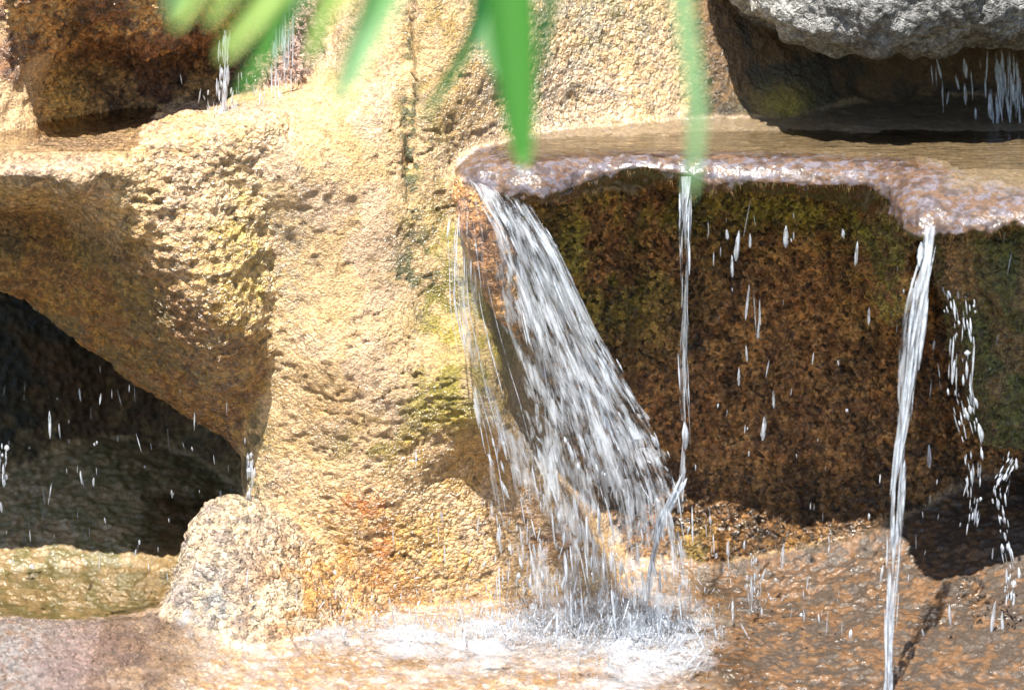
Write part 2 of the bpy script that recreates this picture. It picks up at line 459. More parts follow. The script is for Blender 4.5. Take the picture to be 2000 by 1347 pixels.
def plan(pts):
    return [(W(px, 320, y)[0], y) for px, y in pts]
ZL = 0.362                                  # level of the right-hand shelf
lip = [(900, 350, .05), (960, 378, -.02), (1060, 404, -.05), (1130, 382, 0), (1200, 352, .02), (1260, 342, 0), (1320, 356, 0),
       (1400, 368, .02), (1500, 374, 0), (1600, 380, -.02), (1690, 378, -.04), (1740, 420, -.10), (1790, 470, -.25), (1850, 468, -.26),
       (1900, 466, -.26), (2000, 448, -.26), (2150, 440, -.26)]
lw_ = W([p[0] for p in lip], [p[1] for p in lip], [p[2] for p in lip])
lip_bot = [tuple(q) for q in lw_] + [(q[0], q[1] + .35, q[2] - .03) for q in lw_[::3]]
lip_bot = [(a, b, c + 0.004) for a, b, c in lip_bot]
front = [(870, .30), (885, .10), (897, .05), (925, -.015), (1000, -.05), (1060, -.06), (1130, -.01), (1200, .015), (1300, -.005), (1400, .015),
         (1500, -.005), (1600, -.03), (1690, -.05), (1735, -.09), (1762, -.21), (1800, -.265), (1870, -.27), (1950, -.26), (2050, -.27), (2400, -.26)]
comps = {
    'floor': Floor([(.1, .1, -.55), (.3, -.1, -.557), (.1, -.6, -.58), (-.3, -.5, -.57), (-.45, -.25, -.54), (-.55, -.27, -.53), (.8, -.6, -.56), (.6, .1, -.545), (.45, .28, -.54),
                    (.9, .22, -.43), (1.1, .25, -.37), (1.35, .3, -.33), (1.1, -.1, -.46), (1.1, -.6, -.54), (.85, 0, -.51), (.7, .25, -.51),
                    (-1.0, -.30, -.470), (-.9, -.29, -.478), (-.78, -.28, -.490), (-.70, -.26, -.492), (-1.3, -.3, -.46), (-1.0, -.6, -.535), (-.93, -.5, -.50), (-.85, -.65, -.55),
                    (-.6, -.62, -.565), (-.55, -.42, -.552), (-.9, -.08, -.54), (-.75, .05, -.55), (-.95, .10, -.505), (-.72, .10, -.505), (-.92, .30, -.445), (-.68, .30, -.45), (-.9, .6, -.36), (-.6, .5, -.42), (-1.3, .1, -.5), (0, .6, -.52), (-.67, -.16, -.488), (-.6, -.12, -.5), 
                    (-1, -1, -.6), (0, -1, -.6), (1, -1, -.6), (1.3, .9, -.4), (-1.3, .9, -.45), (-.3, .2, -.54)]),
    'pillar': Frontal([(462, 1290), (470, 1000), (476, 800), (480, 650), (460, 560), (440, 420), (440, 240), (520, 215), (600, 190), (640, 130), (660, -400), (797, -400), (803, 250), (830, 330),
                       (900, 345), (940, 480), (975, 650), (1000, 800), (1050, 900), (1130, 1000), (1200, 1130), (1230, 1290)], .06,
                      [(490, 700, .06), (495, 1000, .06), (560, 700, .01), (650, 700, -.03), (800, 700, .0), (880, 600, .06), (885, 430, .09), (930, 450, .02), (955, 520, -.01), (990, 700, -.02), (1000, 840, .0), (650, 400, .0), (560, 300, -.02), (700, 220, .05), (760, 230, .06),
                       (720, 80, .16), (640, 150, .16), (740, -100, .25), (600, 1150, .05), (700, 1000, .01), (850, 900, .03), (950, 900, .08), (1000, 1050, .09), (1120, 1100, .10), (850, 1120, .05), (700, 1180, .03), (450, 500, .05), (780, 450, .02)], r=0.06),
    'back_wall': Frontal([(800, -400), (1425, -400), (1425, 330), (900, 330), (870, 640), (820, 640), (805, 420), (800, 200)], .2,
                         [(815, 100, .10), (815, 300, .06), (860, 200, .08), (920, 120, .13), (1000, 80, .2), (1000, 230, .2), (960, 300, .16), (1100, 230, .3), (1200, 120, .38), (1350, 80, .48), (1420, 230, .49), (1420, 100, .52), (1300, 240, .41), (1250, 240, .37), (850, 450, .07), (870, 560, .12),
                          (1100, -200, .42), (850, -200, .2)], r=0.05),
    'shade_wall': Frontal([(1340, -400), (2400, -400), (2400, 300), (1340, 300)], .6,
                          [(1380, 100, .47), (1480, 160, .5), (1550, 200, .48), (1600, 130, .62), (1700, 180, .68), (1850, 200, .72), (2000, 200, .7), (2200, 200, .7), (1600, -200, .6)], r=0.05),
    'ledge': Slab(plan(front) + [(1.7, 1.2), (-.1, 1.2)],
                  [(0, .05, ZL), (.3, .1, ZL), (.6, .1, ZL), (0.2, .5, ZL + .002), (.8, .5, ZL), (1.0, .0, ZL), (1.3, .3, ZL), (.82, -.12, ZL - .006), (1.1, -.12, ZL - .006), (.84, -.24, ZL - .055), (1.1, -.25, ZL - .05), (.1, -.03, ZL - .006), (.5, -.0, ZL - .004), (-.08, .05, ZL - .004), (-.1, .3, ZL)], lip_bot, r=0.07),
    'spur': Chain([(935, 375, .05, .04), (940, 440, .01, .036), (965, 510, .0, .032), (1000, 600, .01, .024), (1030, 660, .03, .012)]),
    'cave_wall': Frontal([(860, 300), (2400, 300), (2400, 1400), (860, 1400)], .3,
                         [(1050, 450, .24), (1100, 600, .28), (1200, 480, .34), (1300, 420, .37), (1500, 450, .40), (1650, 450, .36), (1350, 700, .37), (1550, 700, .39), (1700, 600, .34), (1300, 1000, .32), (1500, 900, .35), (1500, 1130, .275), (1620, 1150, .255), (1560, 1010, .33), (1720, 1130, .275),
                          (1420, 1060, .29), (1700, 900, .35), (1800, 1100, .28), (1850, 900, .37), (2000, 1000, .40), (1950, 700, .42), (1030, 1000, .26), (1150, 1050, .28), (2300, 700, .4), (900, 700, .25), (1250, 800, .35)], r=0.05),
    'rib': Frontal([(1690, 360), (1775, 360), (1785, 600), (1752, 668), (1730, 600), (1705, 490)], .1,
                   [(1740, 400, -.0), (1720, 450, .06), (1750, 550, .08), (1750, 650, .14), (1775, 450, .03), (1700, 400, .08)], r=0.05),
    'buttress': Frontal([(1835, 400), (2400, 400), (2400, 950), (1990, 905), (1945, 880), (1915, 760), (1900, 640), (1868, 590), (1845, 500)], -.05,
                        [(1870, 480, -.16), (1860, 560, -.12), (1930, 470, -.15), (1980, 600, -.12), (1920, 620, -.07), (1960, 750, -.06), (1990, 850, -.02), (2300, 600, -.1), (2300, 850, -.05)], back=.35, r=0.06),
    'boulder': Frontal([(1385, -30), (1430, 10), (1470, 45), (1530, 90), (1600, 102), (1700, 108), (1800, 113), (1880, 104), (1950, 100), (2050, 95), (2400, 90), (2400, -130), (2000, -190), (1700, -200), (1480, -140)], .15,
                       [(1420, -10, .34), (1480, 20, .25), (1550, 60, .17), (1700, 80, .12), (1700, 0, .08), (1850, 50, .10), (1900, 0, .08), (2000, 60, .12), (2300, 0, .1), (1600, -100, .2), (1900, -150, .2)], back=.9, r=0.10),
    'left_ledge': Frontal([(-400, 300), (150, 302), (230, 292), (300, 263), (400, 256), (480, 238), (560, 235), (600, 400), (570, 700), (520, 880), (490, 925), (430, 893), (350, 842), (250, 790), (100, 680), (0, 602), (-400, 320)], .0,
                          [(-200, 330, -.15), (0, 325, -.16), (100, 345, -.16), (0, 362, -.15), (140, 370, -.14), (0, 396, .06), (90, 401, .05), (165, 405, -.02), (230, 340, -.12), (300, 290, -.09), (300, 350, -.09), (400, 300, -.06), (250, 450, -.07), (400, 450, -.08), (490, 450, -.03), (0, 500, .06), (180, 530, .02), (300, 560, -.04),
                           (350, 650, -.02), (450, 600, -.06), (480, 750, .0), (100, 640, .16), (300, 770, .13), (430, 860, .12), (490, 880, .10), (-300, 450, .1), (550, 300, .0), (560, 420, .03), (590, 500, .06), (560, 620, .04), (550, 760, .08)], back=.75, r=0.045),
    'left_cave': Frontal([(-500, 250), (560, 250), (560, 1400), (-500, 1400)], .7,
                         [(0, 700, .62), (200, 800, .66), (400, 850, .6), (450, 950, .5), (300, 980, .56), (100, 980, .52), (0, 950, .50), (500, 900, .35), (-300, 900, .5), (50, 1050, .40), (300, 1060, .44)], r=0.05),
    'upper_left': Frontal([(-500, -500), (72, -500), (95, 60), (78, 160), (70, 320), (-500, 320)], .15,
                          [(0, 0, .22), (50, 60, .22), (0, 150, .17), (60, 200, .2), (0, 240, .13), (-300, 100, .18), (0, -200, .34)], r=0.05),
    'upper_back': Frontal([(40, -500), (700, -500), (700, 400), (40, 400)], .4,
                          [(100, 230, .26), (110, 180, .27), (150, 200, .3), (120, 120, .3), (160, 150, .42), (200, 40, .22), (130, 40, .2), (250, 60, .22), (300, 20, .2), (300, 80, .26), (250, 120, .46), (350, 120, .48), (300, 200, .44), (400, 220, .40), (200, 240, .40),
                           (400, 60, .34), (420, 130, .44), (500, 60, .36), (500, 150, .34), (560, 200, .26), (600, 80, .30), (640, 150, .2), (300, -200, .15), (600, -200, .3)], r=0.05),
    'mound': Frontal([(240, 1300), (290, 1232), (325, 1180), (352, 1125), (374, 1042), (400, 1012), (440, 1000), (480, 1010), (520, 1034), (600, 1068), (680, 1140), (750, 1215), (800, 1330)], -.08,
                     [(440, 1012, -.04), (400, 1060, -.07), (450, 1060, -.10), (400, 1110, -.12), (450, 1110, -.14), (460, 1170, -.18), (340, 1180, -.18), (320, 1210, -.24), (400, 1225, -.23), (470, 1230, -.23), (540, 1060, -.04), (550, 1100, -.08), (620, 1180, -.1), (590, 1085, -.02), (560, 1225, -.2), (680, 1220, -.1), (290, 1240, -.28)], back=.05, r=0.03),
}
D = np.full((len(gx), len(gy), len(gz)), 1.0, np.float32)
for k, c in comps.items():
    i0 = max(0, np.searchsorted(gx, c.x0)); i1 = min(len(gx), np.searchsorted(gx, c.x1))
    sl = slice(i0, i1)
    D[sl] = smin(D[sl], c.grid(gx[sl]), 0.035 if k in ('mound', 'left_ledge', 'spur') else 0.11 if k == 'cave_wall' else 0.022)
# the mossy crack between pillar and wall
for (a, b, y) in [((801, -60), (799, 120), .13), ((799, 120), (802, 200), .085), ((802, 200), (799, 330), .06), ((799, 330), (803, 400), .03)]:
    pa, pb = W(*a, y), W(*b, y)
    i0 = np.searchsorted(gx, pa[0] - .06); i1 = np.searchsorted(gx, pa[0] + .06)
    g = np.stack(np.meshgrid(gx[i0:i1], gy, gz, indexing='ij'), -1)
    e = pb - pa; w_ = g - pa
    t = np.clip((w_ @ e) / (e @ e), 0, 1)
    q = w_ - t[..., None] * e
    d = np.sqrt(q[..., 0] ** 2 + (q[..., 1] * .35) ** 2 + q[..., 2] ** 2) - 0.008
    D[i0:i1] = smax(D[i0:i1], -d.astype(np.float32), 0.012)

def surface_nets(D):
    S = D < 0
    n = np.array(D.shape) - 1
    corner = [(i, j, k) for i in (0, 1) for j in (0, 1) for k in (0, 1)]
    cnt = np.zeros(n, np.uint8)
    for i, j, k in corner:
        cnt += S[i:n[0] + i, j:n[1] + j, k:n[2] + k]
    act = np.argwhere((cnt > 0) & (cnt < 8))
    idx = np.full(n, -1, np.int32); idx[tuple(act.T)] = np.arange(len(act))
    val = {c: D[act[:, 0] + c[0], act[:, 1] + c[1], act[:, 2] + c[2]] for c in corner}
    acc = np.zeros((len(act), 3), np.float32); m = np.zeros(len(act), np.float32)
    for c in corner:
        for ax in range(3):
            if c[ax] == 0:
                e = list(c); e[ax] = 1; e = tuple(e)
                a, b = val[c], val[e]
                x = (a < 0) != (b < 0)
                t = np.where(x, a / np.where(x, a - b, 1), 0)
                p = np.zeros((len(act), 3), np.float32) + np.array(c, np.float32); p[:, ax] = t
                acc += p * x[:, None]; m += x
    V = (act + acc / m[:, None]) * H + np.array([X0, Y0, Z0])
    Q = []
    for ax in range(3):
        o1, o2 = [(1, 2), (2, 0), (0, 1)][ax]
        sl0 = [slice(1, n[0]), slice(1, n[1]), slice(1, n[2])]; sl0[ax] = slice(0, n[ax])
        sl1 = list(sl0); sl1[ax] = slice(1, n[ax] + 1)
        a = S[tuple(sl0)]; b = S[tuple(sl1)]
        for pos, rev in ((a & ~b, False), (~a & b, True)):
            p = np.argwhere(pos); 
            for q in range(3):
                if q != ax: p[:, q] += 1
            def cell(d1, d2):
                c = p.copy(); c[:, o1] -= d1; c[:, o2] -= d2
                return idx[tuple(c.T)]
            f = np.stack([cell(1, 1), cell(0, 1), cell(0, 0), cell(1, 0)], 1)
            Q.append(f[:, ::-1] if rev else f)
    return V, np.concatenate(Q)
V, Q = surface_nets(D)
del D

def adjacency_smooth(V, Q, it, lam):
    e = np.concatenate([Q[:, [0, 1]], Q[:, [1, 2]], Q[:, [2, 3]], Q[:, [3, 0]]])
    n = len(V)
    deg = np.bincount(e[:, 0], minlength=n) + np.bincount(e[:, 1], minlength=n)
    for _ in range(it):
        A = np.stack([np.bincount(e[:, 0], V[e[:, 1], k], n) + np.bincount(e[:, 1], V[e[:, 0], k], n) for k in range(3)], 1)
        V = V + lam * (A / np.maximum(deg, 1)[:, None] - V)
    return V
V = adjacency_smooth(V, Q, 3, 0.5)
def subdivide(V, Q):
    e = np.concatenate([Q[:, [0, 1]], Q[:, [1, 2]], Q[:, [2, 3]], Q[:, [3, 0]]])
    key = np.sort(e, 1).astype(np.int64); key = key[:, 0] * len(V) + key[:, 1]
    u, inv = np.unique(key, return_inverse=True)
    mid = (V[u // len(V)] + V[u % len(V)]) / 2
    cen = V[Q].mean(1)
    n, m, f = len(V), len(u), len(Q)
    inv = inv.reshape(4, f) + n
    c = np.arange(f) + n + m
    out = [np.stack([Q[:, k], inv[k], c, inv[k - 1]], 1) for k in range(4)]
    return np.concatenate([V, mid, cen]), np.concatenate(out)
def vnormals(V, Q):
    fn = np.cross(V[Q[:, 2]] - V[Q[:, 0]], V[Q[:, 3]] - V[Q[:, 1]])
    N = np.stack([sum(np.bincount(Q[:, k], fn[:, a], len(V)) for k in range(4)) for a in range(3)], 1)
    return N / np.maximum(np.linalg.norm(N, axis=1), 1e-12)[:, None]
# which rock owns each coarse face, before the relief is pushed out
names = list(comps)
cen = V[Q].mean(1)
nrm0 = np.cross(V[Q[:, 2]] - V[Q[:, 0]], V[Q[:, 3]] - V[Q[:, 1]])
nrm0 /= np.maximum(np.linalg.norm(nrm0, axis=1), 1e-12)[:, None]
keep = ~((nrm0[:, 1] > 0.75) & (cen[:, 1] > 0.3))
Q = Q[keep]; cen = cen[keep]
own = np.argmin(np.stack([np.where((cen[:, 0] > c.x0) & (cen[:, 0] < c.x1), c.at(cen), 9.0) for c in comps.values()]), 0)
rim_poly = W([-600, 120, 300, 330, 330, 260, 150, -600], [1180, 1180, 1190, 1220, 1300, 1420, 1500, 1500], -.4)
is_rim = (own == names.index('floor')) & (cen[:, 0] < -.62 - .12 * (cen[:, 1] + .3)) & (cen[:, 1] < -.20)
names.append('rim'); own[is_rim] = len(names) - 1
V, Q = subdivide(V, Q); own = np.tile(own, 4)
V = adjacency_smooth(V, Q, 1, 0.5)
used = np.unique(Q); remap = np.full(len(V), -1); remap[used] = np.arange(len(used)); V = V[used]; Q = remap[Q]
N = vnormals(V, Q)
vown = np.zeros(len(V), int)
for k in range(4): vown[Q[:, k]] = own
def isw(*ns): return np.isin(vown, [names.index(n) for n in ns])
# blended per-rock weight so relief and colour fade across a seam
_E = np.unique(np.sort(np.concatenate([Q[:, [0, 1]], Q[:, [1, 2]], Q[:, [2, 3]], Q[:, [3, 0]]]), 1).astype(np.int64) @ np.array([len(V), 1]))
_ea, _eb = (_E // len(V)).astype(np.int32), (_E % len(V)).astype(np.int32)
_deg = np.bincount(_ea, minlength=len(V)) + np.bincount(_eb, minlength=len(V))
_wt = {}
def wt(*ns):
    if ns not in _wt:
        w = isw(*ns).astype(float)
        edge = np.flatnonzero(w[_ea] != w[_eb])
        act = np.zeros(len(V), bool); act[_ea[edge]] = True; act[_eb[edge]] = True
        for _ in range(6):                      # only a band along the seam needs blending
            m = act[_ea] | act[_eb]; act[_ea[m]] = True; act[_eb[m]] = True
        m = np.flatnonzero(act[_ea] | act[_eb]); a, b = _ea[m], _eb[m]
        for _ in range(7):
            nb = (np.bincount(a, w[b], len(V)) + np.bincount(b, w[a], len(V))) / _deg
            w = np.where(act, .4 * w + .6 * nb, w)
        _wt[ns] = w
    return _wt[ns]
def near(px, py, Y, rx, rz=None):
    c = W(px, py, Y); rz = rz or rx
    return np.exp(-((V[:, 0] - c[0]) / rx) ** 2 - ((V[:, 2] - c[2]) / rz) ** 2 - ((V[:, 1] - c[1]) / (max(rx, rz) * 2.2)) ** 2)

# ------------------------------------------------------------------ relief
f1 = fbm(V, 7.0, 3); f2 = fbm(V, 26.0, 3, 5.1); f3 = fbm(V, 75.0, 2, 9.7)
w1 = 1 - np.clip(worley(V + 0.01 * (f2[:, None] - .5), 58.0) / 0.72, 0, 1)
w_cave = wt('cave_wall', 'rib', 'buttress', 'upper_back', 'left_cave')
w_ledge = wt('ledge'); w_floor = wt('floor', 'rim'); w_pil = wt('pillar', 'back_wall'); w_bould = wt('boulder')
w_left = wt('left_ledge'); w_mound = wt('mound') + .5 * wt('rim'); w_spur = wt('spur')
disp = (f1 - .5) * 0.045 * (1 - .75 * w_floor - .85 * w_ledge - .6 * w_pil - .3 * w_left) + (f2 - .5) * 0.022 * (1 - .6 * w_ledge - .3 * w_floor - .72 * w_pil - .35 * w_left) + (f3 - .5) * 0.008 * (1 - .4 * w_ledge - .6 * w_pil)
disp += w1 ** 1.3 * (0.018 * w_cave + 0.004 * w_left + 0.006 * w_mound + .0045 * w_floor + .003 * w_bould + .004 * w_spur)
# pits and short broken cracks in the sandy render
pit = sstep(0.63, 0.74, fbm(V * np.array([1, 1, 1.5]), 42.0, 2, 31.0))
disp -= pit * 0.0022 * (w_pil + w_left + .6 * w_mound)
crk = 1 - sstep(0.0, 0.02, np.abs(fbm(V * np.array([1, 1, 2.2]), 9.0, 4, 3.3) - .5))
crk *= sstep(.52, .62, fbm(V, 6.0, 2, 77.0))
disp -= crk * 0.0045 * (w_pil + w_left + .4 * w_bould)
# layered strata on the left ledge
st = near(380, 400, -.08, .20, .09) * w_left
lay = V[:, 2] * 42 + 2.5 * fbm(V, 8.0, 2, 11.0)
disp += st * ((np.abs(lay - np.floor(lay) - .5) * 2) ** 0.6 - .6) * 0.004 * sstep(.35, .6, fbm(V, 13.0, 2, 19.0))
# lumpy grey boulder and buttress
disp += (fbm(V, 14.0, 2, 41.0) - .5) * 0.05 * w_bould + (fbm(V, 16.0, 2, 47.0) - .5) * 0.04 * wt('buttress', 'rib', 'upper_left')
disp += (fbm(V, 4.6, 2, 71.0) - .5) * .06 * wt('cave_wall')
un0 = sstep(0, .5, -N[:, 2]) * w_ledge
disp += un0 * ((f2 - .5) * .035 + (f3 - .5) * .012)
V = V + N * disp[:, None]
N = vnormals(V, Q)

# ------------------------------------------------------------------ colours: what each patch of rock is made of, plus some painted light and shade
def lerp(col, c, w):
    return col + (np.array(c) - col) * np.clip(w, 0, 1)[:, None]
g1 = fbm(V, 11.0, 3, 21.0); g2 = fbm(V, 33.0, 3, 23.0); g3 = fbm(V, 90.0, 2, 25.0)
TAN, PINK, OCHRE, OLIVE, DMOSS, BROWN, DBROWN, PURP, GREY, ORANGE = ((.60, .395, .195), (.58, .39, .25), (.45, .25, .05), (.21, .175, .025), (.045, .065, .02), (.25, .125, .045), (.085, .045, .022), (.33, .25, .27), (.33, .32, .31), (.62, .18, .02))
col = np.zeros_like(V) + np.array(TAN)
col = lerp(col, PINK, sstep(.45, .62, g1) * .7)
col = lerp(col, OCHRE, sstep(.52, .68, g2) * .32)
# brown wet cave walls
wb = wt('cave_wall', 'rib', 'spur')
cb = lerp(np.zeros_like(V) + np.array((.19, .084, .028)), (.30, .145, .045), sstep(.42, .62, g2))
cb = lerp(cb, (.34, .19, .075), sstep(.3, .8, w1) * .5)
cb = lerp(cb, DBROWN, sstep(.5, .66, g1) * .35)
ol = sstep(.36, .56, g1 * .6 + g2 * .4)
cb = lerp(cb, OLIVE, (near(1180, 520, .3, .16, .16) + near(1560, 420, .3, .3, .06) + near(1740, 560, .1, .06, .14) + near(1420, 1080, .3, .12, .06)) * ol * .9)
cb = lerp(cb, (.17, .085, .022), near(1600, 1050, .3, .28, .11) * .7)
drip = fbm(V * np.array([1, 1, .14]), 24.0, 3, 61.0)
cb = lerp(cb, cb * .4, sstep(.52, .66, drip) * .8)
cb = np.clip(cb * 1.8, 0, .6)
cb = lerp(cb, cb * .42, sstep(-.30, -.42, V[:, 2] + .12 * (g1 - .5)))  # lower band darkened in colour to dim the strip that sunlight reaches
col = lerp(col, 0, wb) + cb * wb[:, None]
# buttress
wq = wt('buttress')
cq = lerp(np.zeros_like(V) + np.array((.20, .13, .05)), (.10, .10, .02), sstep(.42, .55, g1)); cq = lerp(cq, (.34, .19, .07), near(1860, 520, -.12, .05, .06))
col = lerp(col, 0, wq) + cq * wq[:, None]
# ledge: water-worn lip, brown, with violet-grey sky reflection painted in swirls
swirl = fbm(V * np.array([1, 1.2, 2.4]) + 0.06 * np.stack([g1, g2, g1], 1), 62.0, 4, 51.0)
cl = lerp(np.zeros_like(V) + np.array((.17, .088, .045)), (.185, .155, .18), sstep(.47, .54, swirl))
cl = lerp(cl, (.07, .036, .022), sstep(.53, .60, fbm(V * np.array([1, 1, 1.6]), 58, 3, 53.0)) * .75)
edge = poly_sdf(comps['ledge'].poly, V[:, 0], V[:, 1])
cl = lerp(cl, cl * .6, sstep(-.2, -.1, edge))
cl = lerp(cl, (.16, .118, .066), sstep(-.07, -.16, edge + .03 * (g2 - .5)) * .9)
under = sstep(.1, .55, -N[:, 2])
cl = lerp(cl, lerp(np.zeros_like(V) + np.array((.20, .10, .035)), (.12, .11, .02), sstep(.45, .6, g1)), under)
col = lerp(col, 0, w_ledge) + cl * w_ledge[:, None]
# basin floor
cf = lerp(np.zeros_like(V) + np.array((.34, .21, .105)), (.44, .33, .23), sstep(.42, .6, g2)); cf = lerp(cf, (.30, .26, .28), sstep(.48, .56, swirl) * .6 * sstep(.45, .15, V[:, 0]))  # violet-grey swirls paint in the sky mirrored on the wet floor
dk = sstep(.20, .46, V[:, 0] + .2 * (g1 - .5))  # dark stone at right, deepened in colour in place of shade
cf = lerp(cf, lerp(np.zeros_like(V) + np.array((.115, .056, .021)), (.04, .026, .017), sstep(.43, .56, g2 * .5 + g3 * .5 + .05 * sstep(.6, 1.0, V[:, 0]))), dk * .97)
cf = lerp(cf, lerp(np.zeros_like(V) + np.array((.24, .165, .075)), (.09, .085, .025), sstep(.44, .56, g2) * .7), sstep(-.45, -.6, V[:, 0]) * sstep(-.2, -.1, V[:, 1]))
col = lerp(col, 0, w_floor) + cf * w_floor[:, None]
# rim and mound: pale aggregate with grey stony hearts
rimw = sstep(-.50, -.74, V[:, 0] + .35 * (g1 - .5)) * sstep(-.14, -.22, V[:, 1]) * wt('floor', 'rim')
wm = np.clip(wt('mound') + rimw, 0, 1)
cm = lerp(np.zeros_like(V) + np.array((.46, .345, .225)), (.27, .215, .19), sstep(.46, .6, g2) * .8)
cm = lerp(cm, cm * np.array([.42, .36, .33]), rimw)
cm = lerp(cm, (.24, .235, .22), (near(430, 1170, -.18, .07, .06) + near(30, 1290, -.45, .09, .07)) * sstep(.35, .5, g3))
cm = lerp(cm, (.30, .15, .05), (near(590, 1150, -.08, .12, .10)) * sstep(.38, .55, g2) * 1.1)
cm = lerp(cm, (.20, .13, .115), near(150, 1300, -.5, .14, .06) * .8)
col = lerp(col, 0, wm) + cm * wm[:, None]
# grey boulder
cg = lerp(np.zeros_like(V) + np.array((.19, .187, .183)), (.05, .047, .044), sstep(.50, .60, g2 * .5 + g3 * .5) * .85)
cg = lerp(cg, (.38, .38, .365), sstep(.52, .64, g3 * .6 + g1 * .4) * .7); cg = lerp(cg, (.48, .47, .43), near(1480, 30, .25, .10, .05) * .7)  # left end painted paler, as if brighter in the sun
col = lerp(col, 0, w_bould) + cg * w_bould[:, None]
# upper left rocks
wu = wt('upper_left', 'upper_back')
cu = lerp(np.zeros_like(V) + np.array((.46, .26, .095)), (.20, .09, .035), sstep(.45, .58, g1)); cu = lerp(cu, (.07, .035, .02), sstep(.56, .66, g2) * .8)
cu = lerp(cu, (.50, .34, .18), wt('upper_left') * sstep(.65, .45, g1)); cu = lerp(cu, (.26, .17, .15), sstep(-.62, -.5, V[:, 0]) * .85); cu = lerp(cu, (.50, .30, .07), near(130, 200, .28, .06, .07))
col = lerp(col, 0, wu) + cu * wu[:, None]
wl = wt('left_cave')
col = lerp(col, 0, wl) + lerp(lerp(np.zeros_like(V) + np.array((.075, .042, .018)), (.016, .018, .007), sstep(.40, .56, g1)), (.26, .18, .075), sstep(-.26, -.46, V[:, 2] + .25 * (g2 - .5))) * wl[:, None]  # hollow's darkness put into the colour, paler at its lit foot
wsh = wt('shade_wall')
cs = lerp(np.zeros_like(V) + np.array((.16, .088, .032)), (.05, .034, .014), sstep(.42, .58, g1)); cs = lerp(cs, (.30, .22, .03), near(1530, 200, .5, .06, .035) * 1.2)  # boulder's shadow deepened into the wall colour, lit corner painted yellow
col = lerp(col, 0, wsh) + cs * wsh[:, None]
# stains on the sandy rocks
wp = np.clip(w_pil + w_left + wt('mound') * .6, 0, 1)
ms = sstep(.42, .56, g2 * .55 + g1 * .45); ms2 = sstep(.46, .58, g3 * .5 + g2 * .5)
def stain(c, spots, m, s=1.0):
    global col
    w = sum(near(*q) for q in spots)
    col = lerp(col, c, np.clip(w, 0, 1) * m * wp * s)
stain(OLIVE, [(950, 620, .05, .06, .14), (850, 430, .08, .05, .06), (855, 560, .1, .045, .12), (880, 700, .08, .045, .10), (830, 260, .08, .05, .10), (870, 60, .12, .06, .08), (1200, 30, .4, .1, .08), (850, 800, .03, .08, .06), (740, 870, .02, .10, .05)], ms, .95)
stain((.45, .33, .03), [(960, 640, .05, .06, .16), (840, 420, .08, .04, .05), (870, 780, .04, .06, .06), (480, 700, .06, .05, .22), (480, 520, .02, .06, .12), (880, 660, .08, .03, .15)], ms * .6 + .4, .8)
stain(DMOSS, [(845, 500, .08, .04, .12), (800, 120, .1, .02, .2), (802, 300, .06, .018, .12), (240, 385, -.1, .03, .04), (250, 480, -.05, .025, .04), (790, 540, .02, .04, .06), (500, 860, .1, .03, .1), (475, 870, .1, .05, .08)], ms2, .9)
stain((.24, .19, .02), [(858, 455, .07, .04, .10), (868, 600, .06, .045, .13), (880, 740, .05, .05, .08)], ms * .75 + .2, .9)
stain(OCHRE, [(950, 900, .1, .10, .07), (860, 880, .05, .10, .06), (800, 1080, .05, .16, .12), (700, 1100, .03, .10, .08), (640, 800, -.03, .04, .03), (380, 560, .05, .14, .14), (920, 60, .13, .1, .1), (900, 200, .1, .06, .1)], ms * .6 + .35, .85)
stain((.34, .15, .035), [(650, 1130, .04, .09, .08), (1060, 1040, .1, .10, .10), (740, 1150, .03, .12, .05), (180, 560, .08, .2, .12), (330, 760, .15, .16, .08), (60, 500, .1, .14, .1), (120, 620, .15, .2, .1), (420, 840, .15, .08, .08)], ms * .5 + .45, .9)  # brown stain; on the left wedge it also paints in shade
stain((.50, .17, .03), [(720, 985, .0, .035, .035), (745, 1070, .02, .022, .07), (695, 985, .01, .035, .02)], ms2 * .7 + .3, 1.0)
stain((.40, .34, .26), [(1000, 120, .2, .1, .2), (1180, 180, .35, .2, .12), (1120, 60, .4, .2, .1), (560, 500, .02, .06, .2)], ms2, .6)
stain((.36, .26, .21), [(60, 335, -.15, .14, .035)], ms * .3 + .7, .9)
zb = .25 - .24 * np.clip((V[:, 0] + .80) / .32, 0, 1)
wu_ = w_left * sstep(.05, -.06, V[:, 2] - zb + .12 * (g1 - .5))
col = lerp(col, lerp(lerp(np.zeros_like(V) + np.array((.20, .088, .022)), (.32, .17, .038), sstep(.44, .58, g2)), (.13, .10, .02), sstep(.5, .62, g1) * .6), wu_ * .85)  # wedge's own brown, darkened further in colour to deepen its shaded underside
col = lerp(col, col * .45, pit * .5 * wp)
col = np.clip(col, .01, .85)
# wetness and grain
wet = .5 + .35 * sstep(.45, .6, g1) - .42 * w_ledge + .3 * w_cave + .4 * w_floor - .55 * w_bould
wet += .8 * (near(1150, 120, .35, .3, .25) + near(480, 600, .04, .12, .25) + near(860, 600, .08, .08, .3) + near(850, 1000, .05, .25, .2)) - .25 * near(650, 650, -.03, .12, .35) - .3 * near(60, 335, -.15, .15, .05)
wet = np.clip(wet - .75 * w_floor * sstep(.25, .5, V[:, 0]) - .45 * rimw - .35 * wu_ * sstep(-.6, -.7, V[:, 0]) - .7 * wt('left_cave') - .6 * w_floor * sstep(.1, .2, V[:, 1]) * sstep(-.4, -.55, V[:, 0]), 0, 1)
grain = np.clip(.85 + .0 * wet - .45 * w_ledge * (1 - under) - .45 * w_floor * (1 - rimw) - .2 * w_ledge * (1 - under) + .15 * w_bould, .12, 1.0)

